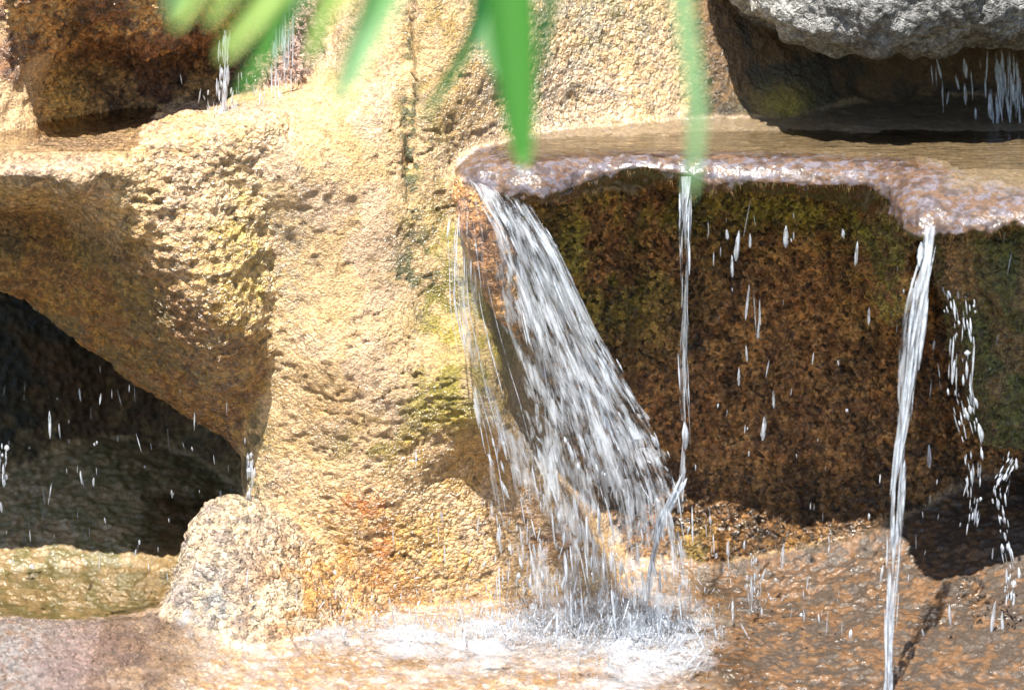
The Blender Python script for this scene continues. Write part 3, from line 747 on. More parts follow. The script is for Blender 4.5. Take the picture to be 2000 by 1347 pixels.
pebble = np.clip(.25 - .6 * wt('left_cave') + .75 * w_cave + .55 * w_mound + .5 * w_left - .1 * w_floor + .35 * w_bould + .6 * w_spur - .25 * w_ledge + .5 * near(1180, 120, .38, .25, .25) + .6 * near(850, 1030, .05, .25, .16), 0, 1) + .55 * wt('cave_wall')
ROCKS = {
    'floor': ('basin_floor', None, None),
    'pillar': ('rock_pillar', 'tall sandy tan rock pillar standing between the two dark hollows', 'rock'),
    'back_wall': ('rock_wall', 'glistening pale rock wall behind the shelf, below the hanging leaf blades', 'rock wall'),
    'shade_wall': ('rock_wall', 'dark mossy rock wall shaded by the grey boulder above the shelf', 'rock wall'),
    'ledge': ('rock_ledge', 'wide brown rock shelf whose wet violet-grey lip spills the waterfall', 'rock ledge'),
    'spur': ('rock_spur', 'dark brown knob of rock poking through the main waterfall', 'rock'),
    'cave_wall': ('cave_wall', 'pebbly brown hollow rock wall in shade under the shelf', 'rock wall'),
    'rib': ('rock_rib', 'narrow mossy rib of rock hanging under the lip beside the right stream', 'rock'),
    'buttress': ('rock_buttress', 'mossy dark rock hanging below the shelf at the right edge', 'rock'),
    'boulder': ('boulder', 'rough grey boulder overhanging the shelf in the upper right corner', 'boulder'),
    'left_ledge': ('rock_ledge', 'layered tan rock ledge tapering into an overhang on the left', 'rock ledge'),
    'left_cave': ('cave_wall', 'dark back wall of the hollow under the left overhang', 'rock wall'),
    'upper_left': ('rock', 'rugged ochre rock in the upper left corner above the small pool', 'rock'),
    'upper_back': ('rock_wall', 'brown and purple rock wall behind the hanging palm leaflets', 'rock wall'),
    'mound': ('rock_mound', 'small rounded cone of speckled tan rock at the pillar foot', 'rock'),
    'rim': ('low_rock', 'low pinkish rock rim with a grey patch in the lower left corner', 'rock'),
}
rock_objs = {}
for i, n in enumerate(names):
    F = Q[own == i]
    if not len(F): continue
    u, inv = np.unique(F, return_inverse=True)
    nm, label, cat = ROCKS[n]
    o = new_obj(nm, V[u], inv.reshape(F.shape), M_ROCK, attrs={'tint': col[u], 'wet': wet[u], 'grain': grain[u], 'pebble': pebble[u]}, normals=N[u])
    if label: tag(o, label, cat)
    else: tag(o, kind='structure')
    rock_objs[n] = o
print('rock verts', len(V), 'quads', len(Q))

# ground around the feature, out to the horizon
gp = plain_material('garden_ground', (.09, .085, .04), scale=1.5)
a = 120.0
gv = np.array([(-a, -a, -.72), (a, -a, -.72), (a, a, -.72), (-a, a, -.72)])
tag(new_obj('ground', gv, np.array([[0, 1, 2, 3]]), gp, smooth=False), kind='structure')

# ------------------------------------------------------------------ water lying on the rocks
def sheet(name, x0, x1, y0, y1, zf, step, mat, foam=None, clip=None):
    xs = np.arange(x0, x1, step); ys = np.arange(y0, y1, step)
    u, v = np.meshgrid(xs, ys, indexing='ij')
    z = zf(u, v)
    P = np.stack([u, v, z], -1).reshape(-1, 3)
    nx, ny = u.shape
    i = np.arange(nx * ny).reshape(nx, ny)
    F = np.stack([i[:-1, :-1], i[1:, :-1], i[1:, 1:], i[:-1, 1:]], -1).reshape(-1, 4)
    if clip is not None:
        ok = clip(P[:, 0], P[:, 1])
        F = F[ok[F].all(1)]
    us, inv = np.unique(F, return_inverse=True)
    P = P[us]
    fm = foam(P) if foam is not None else np.zeros(len(P))
    return new_obj(name, P, inv.reshape(F.shape), mat, attrs={'foam': fm})
def n2(u, v, s, seed=0.0):
    return fbm(np.stack([u.ravel() * s, v.ravel() * s, np.zeros(u.size) + seed], 1), 1.0, 3).reshape(u.shape) - .5
ledge_poly = comps['ledge'].poly
def shelf_z(u, v):
    e = poly_sdf(ledge_poly, u, v)
    return ZL + .010 - sstep(-.12, -.01, e) * .022 + n2(u, v * 2.5, 16) * .004
shelf = sheet('shelf_water', -.12, 1.39, -.30, .85, shelf_z, .008, M_POOL, clip=lambda x, y: poly_sdf(ledge_poly, x, y) < -.055 - .06 * (x > .78))
tag(shelf, kind='structure')
lz = W(100, 298, -.08)[2] + .006
lp = sheet('ledge_pool_water', -1.39, -.55, -.13, .6, lambda u, v: lz + n2(u, v * 2, 18) * .004, .01, M_POOL, clip=lambda x, y: y > -.12 + .06 * np.clip((x + .8) * 4, 0, 1))
tag(lp, kind='structure')
cp = sheet('hollow_pool_water', -1.39, -.45, -.26, .8, lambda u, v: -.496 + n2(u, v * 2, 14) * .004, .01, M_POOL, clip=lambda x, y: y > -.24 + np.clip(x + .80, 0, 1) * 1.2)
tag(cp, kind='structure')
foam_spots = [(1260, 1240, .17, .15, .85), (1100, 1240, .2, .10, .85), (950, 1245, .17, .09, .8), (780, 1248, .17, .07, .75), (1320, 1270, .10, .08, .6), (1220, 1310, .14, .07, .7), (640, 1245, .14, .05, .6), (460, 1290, .2, .03, .45), (760, 1320, .3, .04, .4), (1100, 1190, .2, .05, .5), (850, 1300, .2, .05, .4),
              (360, 1250, .04, .02, .6), (450, 1242, .05, .015, .6), (1480, 1185, .06, .04, .55), (530, 1300, .12, .02, .35), (580, 1335, .1, .02, .4), (1740, 1345, .05, .08, .3)]
hfloor = comps['floor'].h
def basin_foam(P):
    f = np.zeros(len(P))
    for px, py, rx, ry, s in foam_spots:
        # depth at which this pixel meets the water level
        lo, hi = -1.0, .6
        for _ in range(30):
            m = (lo + hi) / 2
            if W(px, py, m)[2] > -.535: lo = m
            else: hi = m
        c = W(px, py, lo)
        f = np.maximum(f, s * np.exp(-((P[:, 0] - c[0]) / rx) ** 2 - ((P[:, 1] - c[1]) / (ry * 2.2)) ** 2))
    pn = fbm(np.stack([P[:, 0] * .55, P[:, 1], np.zeros(len(P)) + 8.8], 1), 26.0, 3)
    return f * (.7 + .45 * sstep(.34, .64, pn)) - .12
def basin_z(u, v):
    h = hfloor(u, v)
    return np.minimum(h + .014, np.maximum(h + .004, -.536 - .03 * np.clip(-.3 - v, 0, 1))) + .006 + n2(u * .8, v, 22) * .016 + n2(u * .7, v, 60, 4.) * .007
_bz = basin_z
def basin_z(u, v):
    f = np.clip(basin_foam(np.stack([u.ravel(), v.ravel()], 1)).reshape(u.shape), 0, 1)
    t = fbm(np.stack([u.ravel() * .7, v.ravel(), 0 * u.ravel() + 2.2], 1), 55.0, 3).reshape(u.shape)
    return _bz(u, v) + f * (.004 + .045 * np.clip(t - .38, 0, 1))
basin = sheet('basin_water', -.78, 1.0, -.98, .40, basin_z, .006, M_BASIN, foam=basin_foam, clip=lambda x, y: x < .47 + .25 * (fbm(np.stack([x, y, 0 * x + 3.3], 1), 9.0, 3) - .5) - .25 * np.clip(y - .05, 0, 1))
tag(basin, kind='structure')

# ------------------------------------------------------------------ falling water
def tubes(paths, radii, sides=5):
    """paths (N,K,3), radii (N,K) -> one mesh of closed strands"""
    N_, K, _ = paths.shape
    d = np.gradient(paths, axis=1); d /= np.maximum(np.linalg.norm(d, axis=2, keepdims=True), 1e-9)
    ref = np.where(np.abs(d[..., 1:2]) > .9, np.array([1., 0, 0]), np.array([0, 1., 0]))
    a = np.cross(d, ref); a /= np.linalg.norm(a, axis=2, keepdims=True); b = np.cross(d, a)
    t = np.arange(sides) / sides * 2 * math.pi
    ring = paths[:, :, None] + radii[:, :, None, None] * (np.cos(t)[None, None, :, None] * a[:, :, None] + np.sin(t)[None, None, :, None] * b[:, :, None])
    i = np.arange(N_ * K * sides).reshape(N_, K, sides); j = np.roll(i, -1, 2)
    F = np.stack([i[:, :-1], j[:, :-1], j[:, 1:], i[:, 1:]], -1).reshape(-1, 4)
    return ring.reshape(-1, 3), F
def curve_px(keys, t):
    k = np.array(keys, float); s = np.linspace(0, 1, len(k))
    return np.stack([np.interp(t, s, k[:, c]) for c in range(k.shape[1])], -1)
def smooth_curve(keys, n=160):
    t = np.linspace(0, 1, n); c = curve_px(keys, t)
    for _ in range(30 if len(keys) < 30 else 2):
        c[1:-1] = .5 * c[1:-1] + .25 * (c[2:] + c[:-2])
    return c
class Fall:
    """flow field between a left and a right edge; each edge is a list of (px, py, depth)"""
    def __init__(s, left, right):
        s.L, s.R = smooth_curve(left), smooth_curve(right)
    def at(s, u, t):
        k = np.linspace(0, 1, len(s.L))
        A = np.stack([np.interp(t, k, s.L[:, c]) for c in range(3)], -1); B = np.stack([np.interp(t, k, s.R[:, c]) for c in range(3)], -1)
        p = A + (B - A) * u[..., None]
        return W(p[..., 0], p[..., 1], p[..., 2])
def fall_sheet(name, fall, nu, nt, mat, aer, amp, su, st, seed, parent, yoff=0, cut=None):
    u, t = np.meshgrid(np.linspace(0, 1, nu), np.linspace(0, 1, nt), indexing='ij')
    P = fall.at(u, t)
    q = np.stack([u.ravel() * su, t.ravel() * st, np.zeros(u.size) + seed], 1)
    n = fbm(q, 1.0, 3).reshape(u.shape) - .5
    P[..., 1] += n * amp * (.25 + t) + yoff
    P[..., 0] += (fbm(q + 40, .6, 2).reshape(u.shape) - .5) * amp * .8 * t
    i = np.arange(nu * nt).reshape(nu, nt)
    F = np.stack([i[:-1, :-1], i[:-1, 1:], i[1:, 1:], i[1:, :-1]], -1).reshape(-1, 4)
    if cut is not None:
        ed = fbm(np.stack([t.ravel() * 14, np.floor(u.ravel() * 2) * 7 + seed, u.ravel() * 6], 1), 1.0, 3).reshape(u.shape)
        ok = (cut(u, t, n) & (np.minimum(u, 1 - u) > (ed - .42) * .35 * sstep(.1, .5, t))).ravel(); F = F[ok[F].all(1)]
    us, inv = np.unique(F, return_inverse=True)
    o = new_obj(name, P.reshape(-1, 3)[us], inv.reshape(F.shape), mat, attrs={'aeration': aer(u, t).ravel()[us]}, uv=np.stack([u.ravel() + seed, t.ravel()], 1)[us])
    return local(o, parent)
def strands(name, fall, n, upick, tpick, length, rad, mat, parent, wob=.004, K=9, spread=.012, sides=5):
    u0 = upick(n); t0 = tpick(n); ln = length(n)
    s = np.linspace(0, 1, K)
    t = np.clip(t0[:, None] + ln[:, None] * s, 0, 1)
    u = np.clip(u0[:, None] + rng.normal(0, .012, (n, 1)) * s, 0, 1)
    P = fall.at(u, t)
    P[..., 1] += rng.normal(-.004, spread, (n, 1)); P[..., 0] += rng.normal(0, spread * .5, (n, 1))
    ph = rng.random((n, 1)) * 50
    for a in (0, 1):
        q = np.stack([(ph + P[..., 2] * 9).ravel(), np.zeros(n * K) + a * 9 + .5, (ph * 3).repeat(K, 1).ravel()], 1)
        P[..., a] += (fbm(q, 1.0, 2).reshape(n, K) - .5) * wob * 2
    prof = np.sin(np.pi * np.clip(s * .94 + .03, 0, 1)) ** .9
    r = rad(n)[:, None] * prof[None] * (.85 + .3 * rng.random((n, K)))
    v, F = tubes(P, r, sides)
    o = new_obj(name, v, F, mat)
    if parent is not None: local(o, parent); o['kind'] = 'stuff'
    return o
U = lambda a, b: (lambda n: rng.uniform(a, b, n))
LN = lambda m, s: (lambda n: m * np.exp(rng.normal(0, s, n)))

# main waterfall
main = empty('waterfall', W(1180, 1230, -.12))
tag(main, 'broad white waterfall fanning from the shelf corner down to the splash', 'waterfall')
fall_all = Fall([(893, 385, -0.025), (882, 470, -0.065), (884, 600, -0.085), (912, 740, -0.105), (945, 870, -0.115), (965, 1000, -0.125), (975, 1120, -0.135), (985, 1225, -0.145)],
                [(1030, 400, -0.075), (1090, 500, -0.115), (1150, 620, -0.135), (1215, 740, -0.145), (1285, 850, -0.155), (1330, 960, -0.165), (1345, 1090, -0.165), (1350, 1225, -0.165)])
fall_r = Fall([(915, 350, -0.045), (965, 450, -0.095), (1010, 580, -0.125), (1035, 700, -0.145), (1050, 830, -0.155), (1065, 960, -0.165), (1080, 1090, -0.175), (1090, 1225, -0.185)],
              [(1040, 405, -0.085), (1100, 500, -0.125), (1162, 640, -0.145), (1225, 750, -0.155), (1290, 850, -0.165), (1335, 960, -0.175), (1350, 1090, -0.175), (1360, 1225, -0.185)])
fall_sheet('clear_sheet', fall_all, 110, 150, M_CLEAR, lambda u, t: np.where(t > .4, (t - .4) * .2, 0) + .12 * (u < .04), .016, 16, 2.5, 3.0, main,
           cut=lambda u, t, n: (t < .66 + n * .5))
for k, (fl, yo, a0, seed) in enumerate([(fall_r, -.012, .06, 8.0), (fall_r, .012, .0, 21.0), (fall_all, .03, .06, 47.0), (fall_all, -.02, .04, 60.0)]):
    left_clear = .30 if fl is fall_all else .0
    fall_sheet('white_sheet', fl, 120, 190, M_FALLS, lambda u, t: a0 - .12 * sstep(.3, 1, t) + .05 * sstep(0, .12, t) - left_clear * (1 - sstep(.3, .5, u)) * (1 - sstep(.35, .7, t)), .034, 11, 5.0, seed, main, yoff=yo,
               cut=lambda u, t, n: (n > -.2 - .25 * (1 - t)))
strands('strands', fall_r, 90, U(.0, 1.0), lambda n: rng.beta(1.3, 1.1, n) * .94, LN(.05, .5), LN(.0015, .5), M_STRAND, main, spread=.02)
strands('strands', fall_all, 150, U(0, 1), lambda n: .5 + rng.random(n) * .46, LN(.035, .5), LN(.0019, .5), M_STRAND, main, spread=.035)
strands('strands', fall_all, 26, lambda n: rng.beta(.6, 3, n) * .5, U(.02, .5), LN(.16, .4), LN(.0010, .4), M_STRAND, main)
# bright arc where two ropes of water meet on the right
arc = Fall([(1270, 830, -.13), (1262, 900, -.14), (1240, 960, -.14), (1215, 1000, -.14)], [(1276, 828, -.13), (1268, 900, -.14), (1247, 960, -.14), (1222, 1000, -.14)])
arc2 = Fall([(1338, 905, -.14), (1315, 960, -.15), (1290, 1010, -.15), (1268, 1090, -.15), (1255, 1180, -.15)], [(1350, 905, -.14), (1330, 960, -.15), (1300, 1010, -.15), (1280, 1090, -.15), (1270, 1180, -.15)])
strands('strands', arc2, 26, U(0, 1), U(0, .6), LN(.3, .3), LN(.0035, .3), M_STRAND, main, spread=.004)

def stream(name, label, cat, left, right, ns, r, aer, foot, group=None, amp=.010, nu=26, nt=150, lng=.14, cut=-.33, wob=.004, ribbons=2):
    root = empty(name, foot)
    tag(root, label, cat, group)
    f = Fall(left, right)
    kl, kr = np.array(left, float), np.array(right, float)
    L0, R0 = smooth_curve(left, 60), smooth_curve(right, 60)
    for k in range(ribbons):
        tt = np.linspace(0, 1, 60); ph = rng.random(3) * 6.3
        cen = .5 + .30 * np.sin(tt * (6 + 4 * k) + ph[0]) * np.minimum(1, tt * 4 + .3); wd = .26 + .14 * np.sin(tt * 13 + ph[1])
        mix = lambda q: L0 + (R0 - L0) * q[:, None]
        A, B = mix(cen - wd), mix(cen + wd)
        A[:, 2] += .008 * np.sin(tt * 17 + ph[2]); B[:, 2] -= .008 * np.sin(tt * 17 + ph[2])
        fall_sheet('sheet', Fall(A.tolist(), B.tolist()), nu, nt, M_STREAM, aer, amp, 4, 12, rng.random() * 40, root, cut=lambda u, t, n: n > cut)
    if ns: strands('strands', f, ns, U(.05, .95), lambda n: rng.random(n) * .93, LN(lng * .7, .5), LN(r * .6, .5), M_STRAND, root, spread=.005, wob=wob)
    return root
stream('water_stream', 'thin stream dripping from the middle of the shelf lip beside the waterfall', 'water stream',
       [(1322, 345, -.02), (1326, 450, -.05), (1324, 560, -.06), (1324, 700, -.06), (1330, 800, -.07), (1332, 890, -.07), (1318, 1000, -.08)],
       [(1354, 345, -.02), (1346, 450, -.05), (1348, 560, -.06), (1343, 700, -.06), (1346, 800, -.07), (1350, 890, -.07), (1336, 1000, -.08)],
       22, .0020, lambda u, t: .0 + 0 * u, W(1327, 1000, -.08), cut=-.25)
stream('water_stream', 'strong white stream pouring off the right part of the shelf lip', 'water stream',
       [(1775, 455, -.28), (1770, 560, -.33), (1762, 700, -.36), (1745, 830, -.39), (1733, 960, -.41), (1735, 1080, -.43), (1730, 1200, -.45), (1728, 1345, -.47), (1726, 1420, -.48)],
       [(1848, 435, -.28), (1818, 560, -.33), (1792, 700, -.36), (1780, 830, -.39), (1768, 960, -.41), (1760, 1080, -.43), (1750, 1200, -.45), (1743, 1345, -.47), (1740, 1420, -.48)],
       90, .0026, lambda u, t: .14 - .1 * t, W(1736, 1400, -.47), cut=-.3, lng=.10)
stream('water_stream', 'broken trickle of water beside the mossy rock at the right edge', 'water stream',
       [(1835, 555, -.2), (1850, 640, -.22), (1845, 760, -.23), (1870, 860, -.24), (1885, 960, -.25), (1880, 1050, -.25)],
       [(1905, 575, -.2), (1912, 660, -.22), (1905, 760, -.23), (1925, 860, -.24), (1920, 960, -.25), (1905, 1050, -.25)],
       120, .0022, lambda u, t: -.16 + 0 * u, W(1890, 1050, -.25), cut=.0, amp=.03, lng=.05, ribbons=0)
stream('water_stream', 'small lower trickle at the right edge running down to the dark slope', 'water stream',
       [(1965, 890, -.2), (1930, 950, -.22), (1950, 1040, -.23), (1965, 1120, -.24), (1960, 1180, -.25)],
       [(1995, 890, -.2), (1965, 960, -.22), (1975, 1040, -.23), (1990, 1120, -.24), (1985, 1180, -.25)],
       70, .0024, lambda u, t: -.14 + 0 * u, W(1972, 1180, -.25), cut=.0, amp=.03, lng=.07, ribbons=0)
veil = empty('water_veil', W(1920, 240, .45)); tag(veil, 'fine dripping veil of water in the shade under the grey boulder', 'waterfall')
fv = Fall([(1800, 100, .40), (1810, 170, .39), (1815, 240, .38)], [(2080, 95, .40), (2080, 170, .39), (2080, 240, .38)])
strands('strands', fv, 60, lambda n: np.where(rng.random(n) < .6, rng.normal(.56, .06, n), rng.random(n)).clip(0, 1), U(0, .8), LN(.35, .4), LN(.0022, .5), M_STRAND, veil, spread=.006)
def little_fall(label, px, top, bot, y, w, ns, r):
    root = empty('water_stream', W(px, bot, y)); tag(root, label, 'water stream')
    f = Fall([(px - w, top, y), (px - w * .8, bot, y)], [(px + w, top, y), (px + w * .8, bot, y)])
    strands('strands', f, ns * 2, U(0, 1), U(-.1, .9), LN(.16, .6), LN(r * .42, .5), M_STRAND, root, spread=.005)
little_fall('thin fall splashing into the small upper left pool', 437, 60, 250, .13, 9, 34, .0040)
little_fall('small fall down the purple rock behind the left palm leaflets', 550, -40, 225, .16, 22, 46, .0034)
little_fall('white splashing trickle against the left edge of the pillar foot', 488, 880, 1010, .02, 5, 14, .004)
little_fall('tiny white trickle at the left border of the picture', 6, 860, 960, .0, 8, 10, .004)
little_fall('short slanting trickle landing on the basin right of the main splash', 1472, 1080, 1195, -.05, 10, 16, .003)

# splash at the foot of the main fall: upward tongues, ropes and beads of foam
def basin_y(px, py):
    lo, hi = -1.0, .6
    for _ in range(30):
        m = (lo + hi) / 2
        if W(px, py, m)[2] > -.535: lo = m
        else: hi = m
    return lo
pts = []; 
for px, py, sx, sy, n in [(1270, 1235, 75, 35, 483), (1110, 1232, 90, 22, 327), (950, 1240, 90, 18, 234), (800, 1245, 80, 14, 156), (650, 1232, 50, 9, 54), (1330, 1262, 35, 18, 171), (1230, 1300, 60, 14, 124), (1150, 1180, 120, 14, 124), (1480, 1188, 25, 8, 31)]:
    q = np.stack([rng.normal(px, sx, n), rng.normal(py, sy, n)], 1)
    pts += [(*W(a, b, basin_y(a, min(b, 1400))), 1) for a, b in q]
pts = np.array(pts)[:, :3]
n = len(pts); K = 6
s = np.linspace(0, 1, K)
hgt = np.abs(rng.normal(0, .024, n)) * (rng.random(n) < .2) + .0035
drift = rng.normal(0, .5, (n, 2)) * hgt[:, None]
base = pts + np.stack([np.zeros(n), np.zeros(n), -.002 + np.abs(rng.normal(0, .016, n))], 1)
P = base[:, None] + np.stack([drift[:, :1] * s, drift[:, 1:] * s, hgt[:, None] * (s - .15)], -1)
R = (.0014 * np.exp(rng.normal(0, .5, n)))[:, None] * (np.sin(np.pi * (s * .9 + .08)) ** .7)[None]
v, F = tubes(P, R, 5)
spl = new_obj('splash', v, F, strand_material('splash_water', 0.45))
tag(spl, 'white splash of small water tongues at the foot of the waterfall', 'splash', kind='stuff')
# flying beads
m = 610
bx = np.concatenate([rng.normal(470, 45, 90), rng.normal(1150, 170, 300), rng.uniform(1380, 1990, 90), rng.uniform(0, 480, 90), rng.normal(560, 120, 40)])
by = np.concatenate([244 - np.abs(rng.normal(0, 45, 90)), rng.normal(1120, 90, 300), rng.uniform(420, 1320, 90), rng.uniform(720, 1150, 90), rng.normal(1180, 50, 40)])
bY = np.concatenate([rng.normal(.14, .03, 90), rng.normal(-.12, .05, 300), rng.uniform(-.25, .1, 90), rng.uniform(-.1, .3, 90), rng.normal(-.25, .05, 40)])
c = W(bx, by, bY); c[:, 2] = np.maximum(c[:, 2], -.52)
ln = .008 * np.exp(rng.normal(0, .6, m)); tl = rng.normal(0, .12, (m, 2)); s = np.linspace(-1, 1, 5)
P = c[:, None] + ln[:, None, None] * np.stack([tl[:, :1] * s, tl[:, 1:] * s, np.ones((m, 1)) * s], -1)
R = (.0012 * np.exp(rng.normal(0, .5, m)))[:, None] * np.sqrt(np.clip(1 - s * s * .97, 0, 1))[None]
v, F = tubes(P, R, 5)
mm = 2600
sx = rng.choice([1270, 1180, 1060, 930, 800, 660, 1340], mm, p=[.26, .2, .18, .14, .1, .05, .07]) + rng.normal(0, 45, mm)
sy = 1238 + rng.normal(0, 16, mm)
gb = np.array([W(a, b, basin_y(a, b)) for a, b in zip(sx, sy)])
gb[:, 2] += rng.exponential(.030, mm)
lm = .0028 * np.exp(rng.normal(0, .6, mm)); tm_ = rng.normal(0, .35, (mm, 2))
P2 = gb[:, None] + lm[:, None, None] * np.stack([tm_[:, :1] * s, tm_[:, 1:] * s, np.ones((mm, 1)) * s], -1)
R2 = (.0007 * np.exp(rng.normal(0, .45, mm)))[:, None] * np.sqrt(np.clip(1 - s * s * .97, 0, 1))[None]
v2, F2 = tubes(P2, R2, 4)
F2 = F2 + len(v); v = np.concatenate([v, v2]); F = np.concatenate([F, F2])
tag(new_obj('spray', v, F, M_DROP), 'fine flying beads of spray around the falls', 'spray', kind='stuff')
# single larger falling drops in front of the brown hollow
drops = [(1440, 480, 9, 30), (1430, 520, 6, 22), (1420, 458, 6, 10), (1465, 470, 5, 14), (1535, 462, 9, 22), (1647, 456, 6, 9), (1673, 495, 6, 24), (1460, 590, 5, 34), (1484, 610, 4, 26), (1481, 645, 4, 16), (1458, 690, 4, 16), (1443, 735, 5, 20),
         (1511, 780, 5, 18), (1492, 835, 9, 26), (1697, 617, 5, 18), (1529, 1085, 7, 26), (1422, 1070, 6, 16), (1815, 890, 8, 24), (1855, 1200, 6, 22), (1940, 1205, 7, 34), (1958, 1220, 6, 28), (1915, 1290, 6, 20), (1805, 1300, 7, 24), (1985, 905, 6, 12), (1570, 1200, 3, 14)]
K = 9; s = np.linspace(-1, 1, K)
for i, (px, py, w, h) in enumerate(drops):
    y = -.05 if py < 1040 else -.22
    c = np.array(W(px, py, y))
    P = np.stack([.2 * (rng.random() - .5) * h * .001 * s + .0003 * rng.normal(0, 1, K), .0003 * rng.normal(0, 1, K), s * h * .001], -1)
    r = (w * .00055) * np.sqrt(np.clip(1 - s * s * .97, 0, 1)) * (1 - .35 * s) * (.9 + .2 * rng.random(K))
    v, F = tubes(P[None], r[None], 8)
    o = new_obj('water_drop', v, F, M_DROP); o.location = tuple(c)
    lab = ('water drop just fallen from the shelf lip, high in front of the brown hollow' if py < 530 else 'stretched water drop halfway down in front of the brown hollow' if py < 1000 else 'water drop about to land on the dark basin floor at lower right')
    tag(o, lab, 'water drop', 'drops falling from the shelf lip')

# moss fringe hanging under the lips
def fringe(owner, n, sel, ln_, color, name):
    i = np.flatnonzero(sel)
    i = i[rng.integers(0, len(i), n)]
    p = V[i]; nn = N[i]
    K = 4; s = np.linspace(0, 1, K)
    L_ = ln_ * np.exp(rng.normal(0, .4, n))
    d = nn * .6 + np.stack([rng.normal(0, .3, n), rng.normal(-.1, .2, n), -.9 + rng.normal(0, .2, n)], 1)
    d /= np.linalg.norm(d, axis=1, keepdims=True)
    P = p[:, None] - nn[:, None] * .002 + d[:, None] * (L_[:, None] * s)[..., None] + np.array([0, 0, -1.])[None, None] * (L_[:, None] * .35 * s * s)[..., None]
    v, F = tubes(P, np.maximum(.0011 * (1 - s * .8), 0)[None].repeat(n, 0), 3)
    o = new_obj(name, v, F, plain_material(name + '_fibre', color, .7, 90.0))
    o.parent = owner; o['kind'] = 'stuff'
    return o
sel = isw('ledge') & (N[:, 2] < -.25) & (V[:, 1] < .10)
fringe(rock_objs['ledge'], 2600, sel, .0055, (.22, .115, .04), 'moss_fringe')
sel = isw('ledge') & (N[:, 2] < -.15) & (V[:, 1] < .08) & (V[:, 0] > .38) & (V[:, 0] < .74)
fringe(rock_objs['ledge'], 1000, sel, .006, (.12, .10, .02), 'moss_fringe')

# ------------------------------------------------------------------ palm leaves hanging in front of the lens, out of focus
M_LEAF = [leaf_material('leaf_fresh_green', (.11, .34, .07), (.22, .66, .16)), leaf_material('leaf_yellow_green', (.46, .60, .20), (.62, .85, .32)),
          leaf_material('leaf_pale_green', (.34, .56, .30), (.50, .80, .46)), leaf_material('leaf_deep_green', (.04, .20, .06), (.06, .36, .10))]
def leaflet(parent, keys, width, mat, fold=.7):
    """keys: (px, py, depth) from stalk to tip; width in metres"""
    c = smooth_curve(keys, 40)[::2]
    P = W(c[:, 0], c[:, 1], c[:, 2]); K = len(P)
    s = np.linspace(0, 1, K)
    w = .62 * width * np.minimum(1, (1 - s) ** .4 * 1.3) * np.minimum(1, .5 + s * 4) * .5
    d = np.gradient(P, axis=0); d /= np.linalg.norm(d, axis=1, keepdims=True)
    side = np.cross(d, np.array([0, -1., .15])); side /= np.linalg.norm(side, axis=1, keepdims=True)
    nrm = np.cross(side, d)
    rows = []; uv = []
    for k in range(5):
        a = (k - 2) / 2
        rows.append(P + side * (w * a)[:, None] + nrm * (w * abs(a) * fold)[:, None]); uv.append(np.stack([np.full(K, a * .5 + .5), s], 1))
    Vt = np.stack(rows, 1).reshape(-1, 3); i = np.arange(K * 5).reshape(K, 5)
    F = np.stack([i[:-1, :-1], i[:-1, 1:], i[1:, 1:], i[1:, :-1]], -1).reshape(-1, 4)
    th = .0006
    back = Vt - np.repeat(nrm, 5, 0) * th
    n0 = len(Vt)
    rim = np.concatenate([i[:, 0], i[-1, 1:], i[-2::-1, -1], i[0, -2:0:-1]]); rn = np.roll(rim, -1)
    Fs = np.stack([rim, rim + n0, rn + n0, rn], 1)
    o = new_obj('leaflet', np.concatenate([Vt, back]), np.concatenate([F, F[:, ::-1] + n0, Fs]), mat, uv=np.concatenate([np.concatenate(np.stack(uv, 1)), np.concatenate(np.stack(uv, 1))]))
    local(o, parent)
    return o
def rachis(parent, keys, r0, r1):
    c = smooth_curve(keys, 30); P = W(c[:, 0], c[:, 1], c[:, 2])
    v, F = tubes(P[None], np.linspace(r0, r1, len(P))[None], 8)
    local(new_obj('rachis', v, F, M_LEAF[3]), parent)
YL = -3.0
fr1 = empty('palm_frond', W(560, -260, YL)); tag(fr1, 'blurred palm frond with pale green leaflets hanging down at upper left', 'palm frond')
rachis(fr1, [(300, -120, YL), (560, -190, YL), (900, -330, YL), (1150, -560, YL)], 0.005, .008)
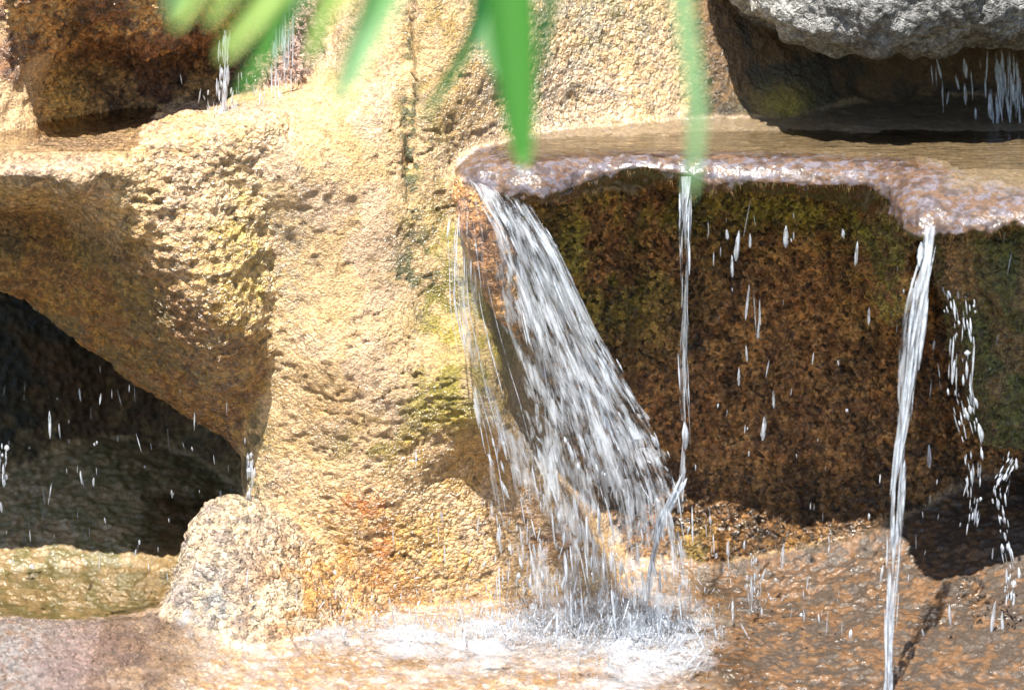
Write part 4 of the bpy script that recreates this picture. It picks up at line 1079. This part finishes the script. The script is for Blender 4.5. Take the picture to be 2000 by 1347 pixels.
for keys, w, k in [([(470, -160, YL), (410, -70, YL), (335, 62, YL)], 0.037, 1), ([(700, -240, YL), (560, -60, YL), (420, 128, YL)], 0.045, 1), ([(640, -200, YL), (560, 20, YL), (460, 208, YL)], 0.030, 0),
                   ([(720, -240, YL + .1), (660, -80, YL + .1), (600, 138, YL + .1)], 0.035, 1), ([(860, -300, YL), (760, -40, YL), (650, 222, YL)], 0.054, 2), ([(880, -310, YL), (800, -140, YL), (700, 80, YL)], 0.038, 0),
                   ([(560, -190, YL + .15), (490, -80, YL + .15), (425, 20, YL + .15)], 0.028, 1), ([(660, -230, YL + .2), (610, -60, YL + .2), (545, 60, YL + .2)], 0.032, 2)]:
    leaflet(fr1, keys, w * 1.15, M_LEAF[k])
for keys, w, k in [([(520, -180, YL + .3), (470, -60, YL + .3), (400, 60, YL + .3)], .024, 1), ([(760, -260, YL - .1), (690, -60, YL - .1), (620, 60, YL - .1)], .030, 1), ([(800, -280, YL + .2), (745, -60, YL + .2), (690, 140, YL + .2)], .026, 2), ([(620, -220, YL + .4), (560, -40, YL + .4), (500, 110, YL + .4)], .026, 1), ([(430, -150, YL), (380, -70, YL), (320, 30, YL)], .024, 2), ([(900, -320, YL + .1), (790, -80, YL + .1), (735, 60, YL + .1)], .030, 0)]:
    leaflet(fr1, keys, w * 1.15, M_LEAF[k])
YL = -2.55
fr2 = empty('palm_frond', W(1000, -300, YL)); tag(fr2, 'blurred bright green palm leaf blade hanging down at top centre', 'palm frond')
rachis(fr2, [(940, -60, YL), (985, -220, YL), (1060, -420, YL), (1200, -640, YL)], 0.005, .008)
for keys, w, k in [([(985, -220, YL), (1000, 60, YL), (1025, 345, YL)], 0.063, 0), ([(960, -140, YL + .15), (955, 20, YL + .15), (985, 170, YL + .15)], 0.052, 2), ([(985, -200, YL + .1), (930, 70, YL + .1), (815, 245, YL + .1)], 0.021, 3),
                   ([(1080, -440, YL), (1085, -60, YL), (1052, 160, YL)], 0.021, 3)]:
    leaflet(fr2, keys, w * 1.3, M_LEAF[k])
fr3 = empty('palm_leaflet', W(1350, -300, -2.9)); tag(fr3, 'single narrow pale green leaflet hanging before the shelf, right of centre', 'palm leaf')
leaflet(fr3, [(1300, -300, -2.9), (1335, 30, -2.9), (1366, 220, -2.9), (1345, 400, -2.9)], .030, M_LEAF[2])
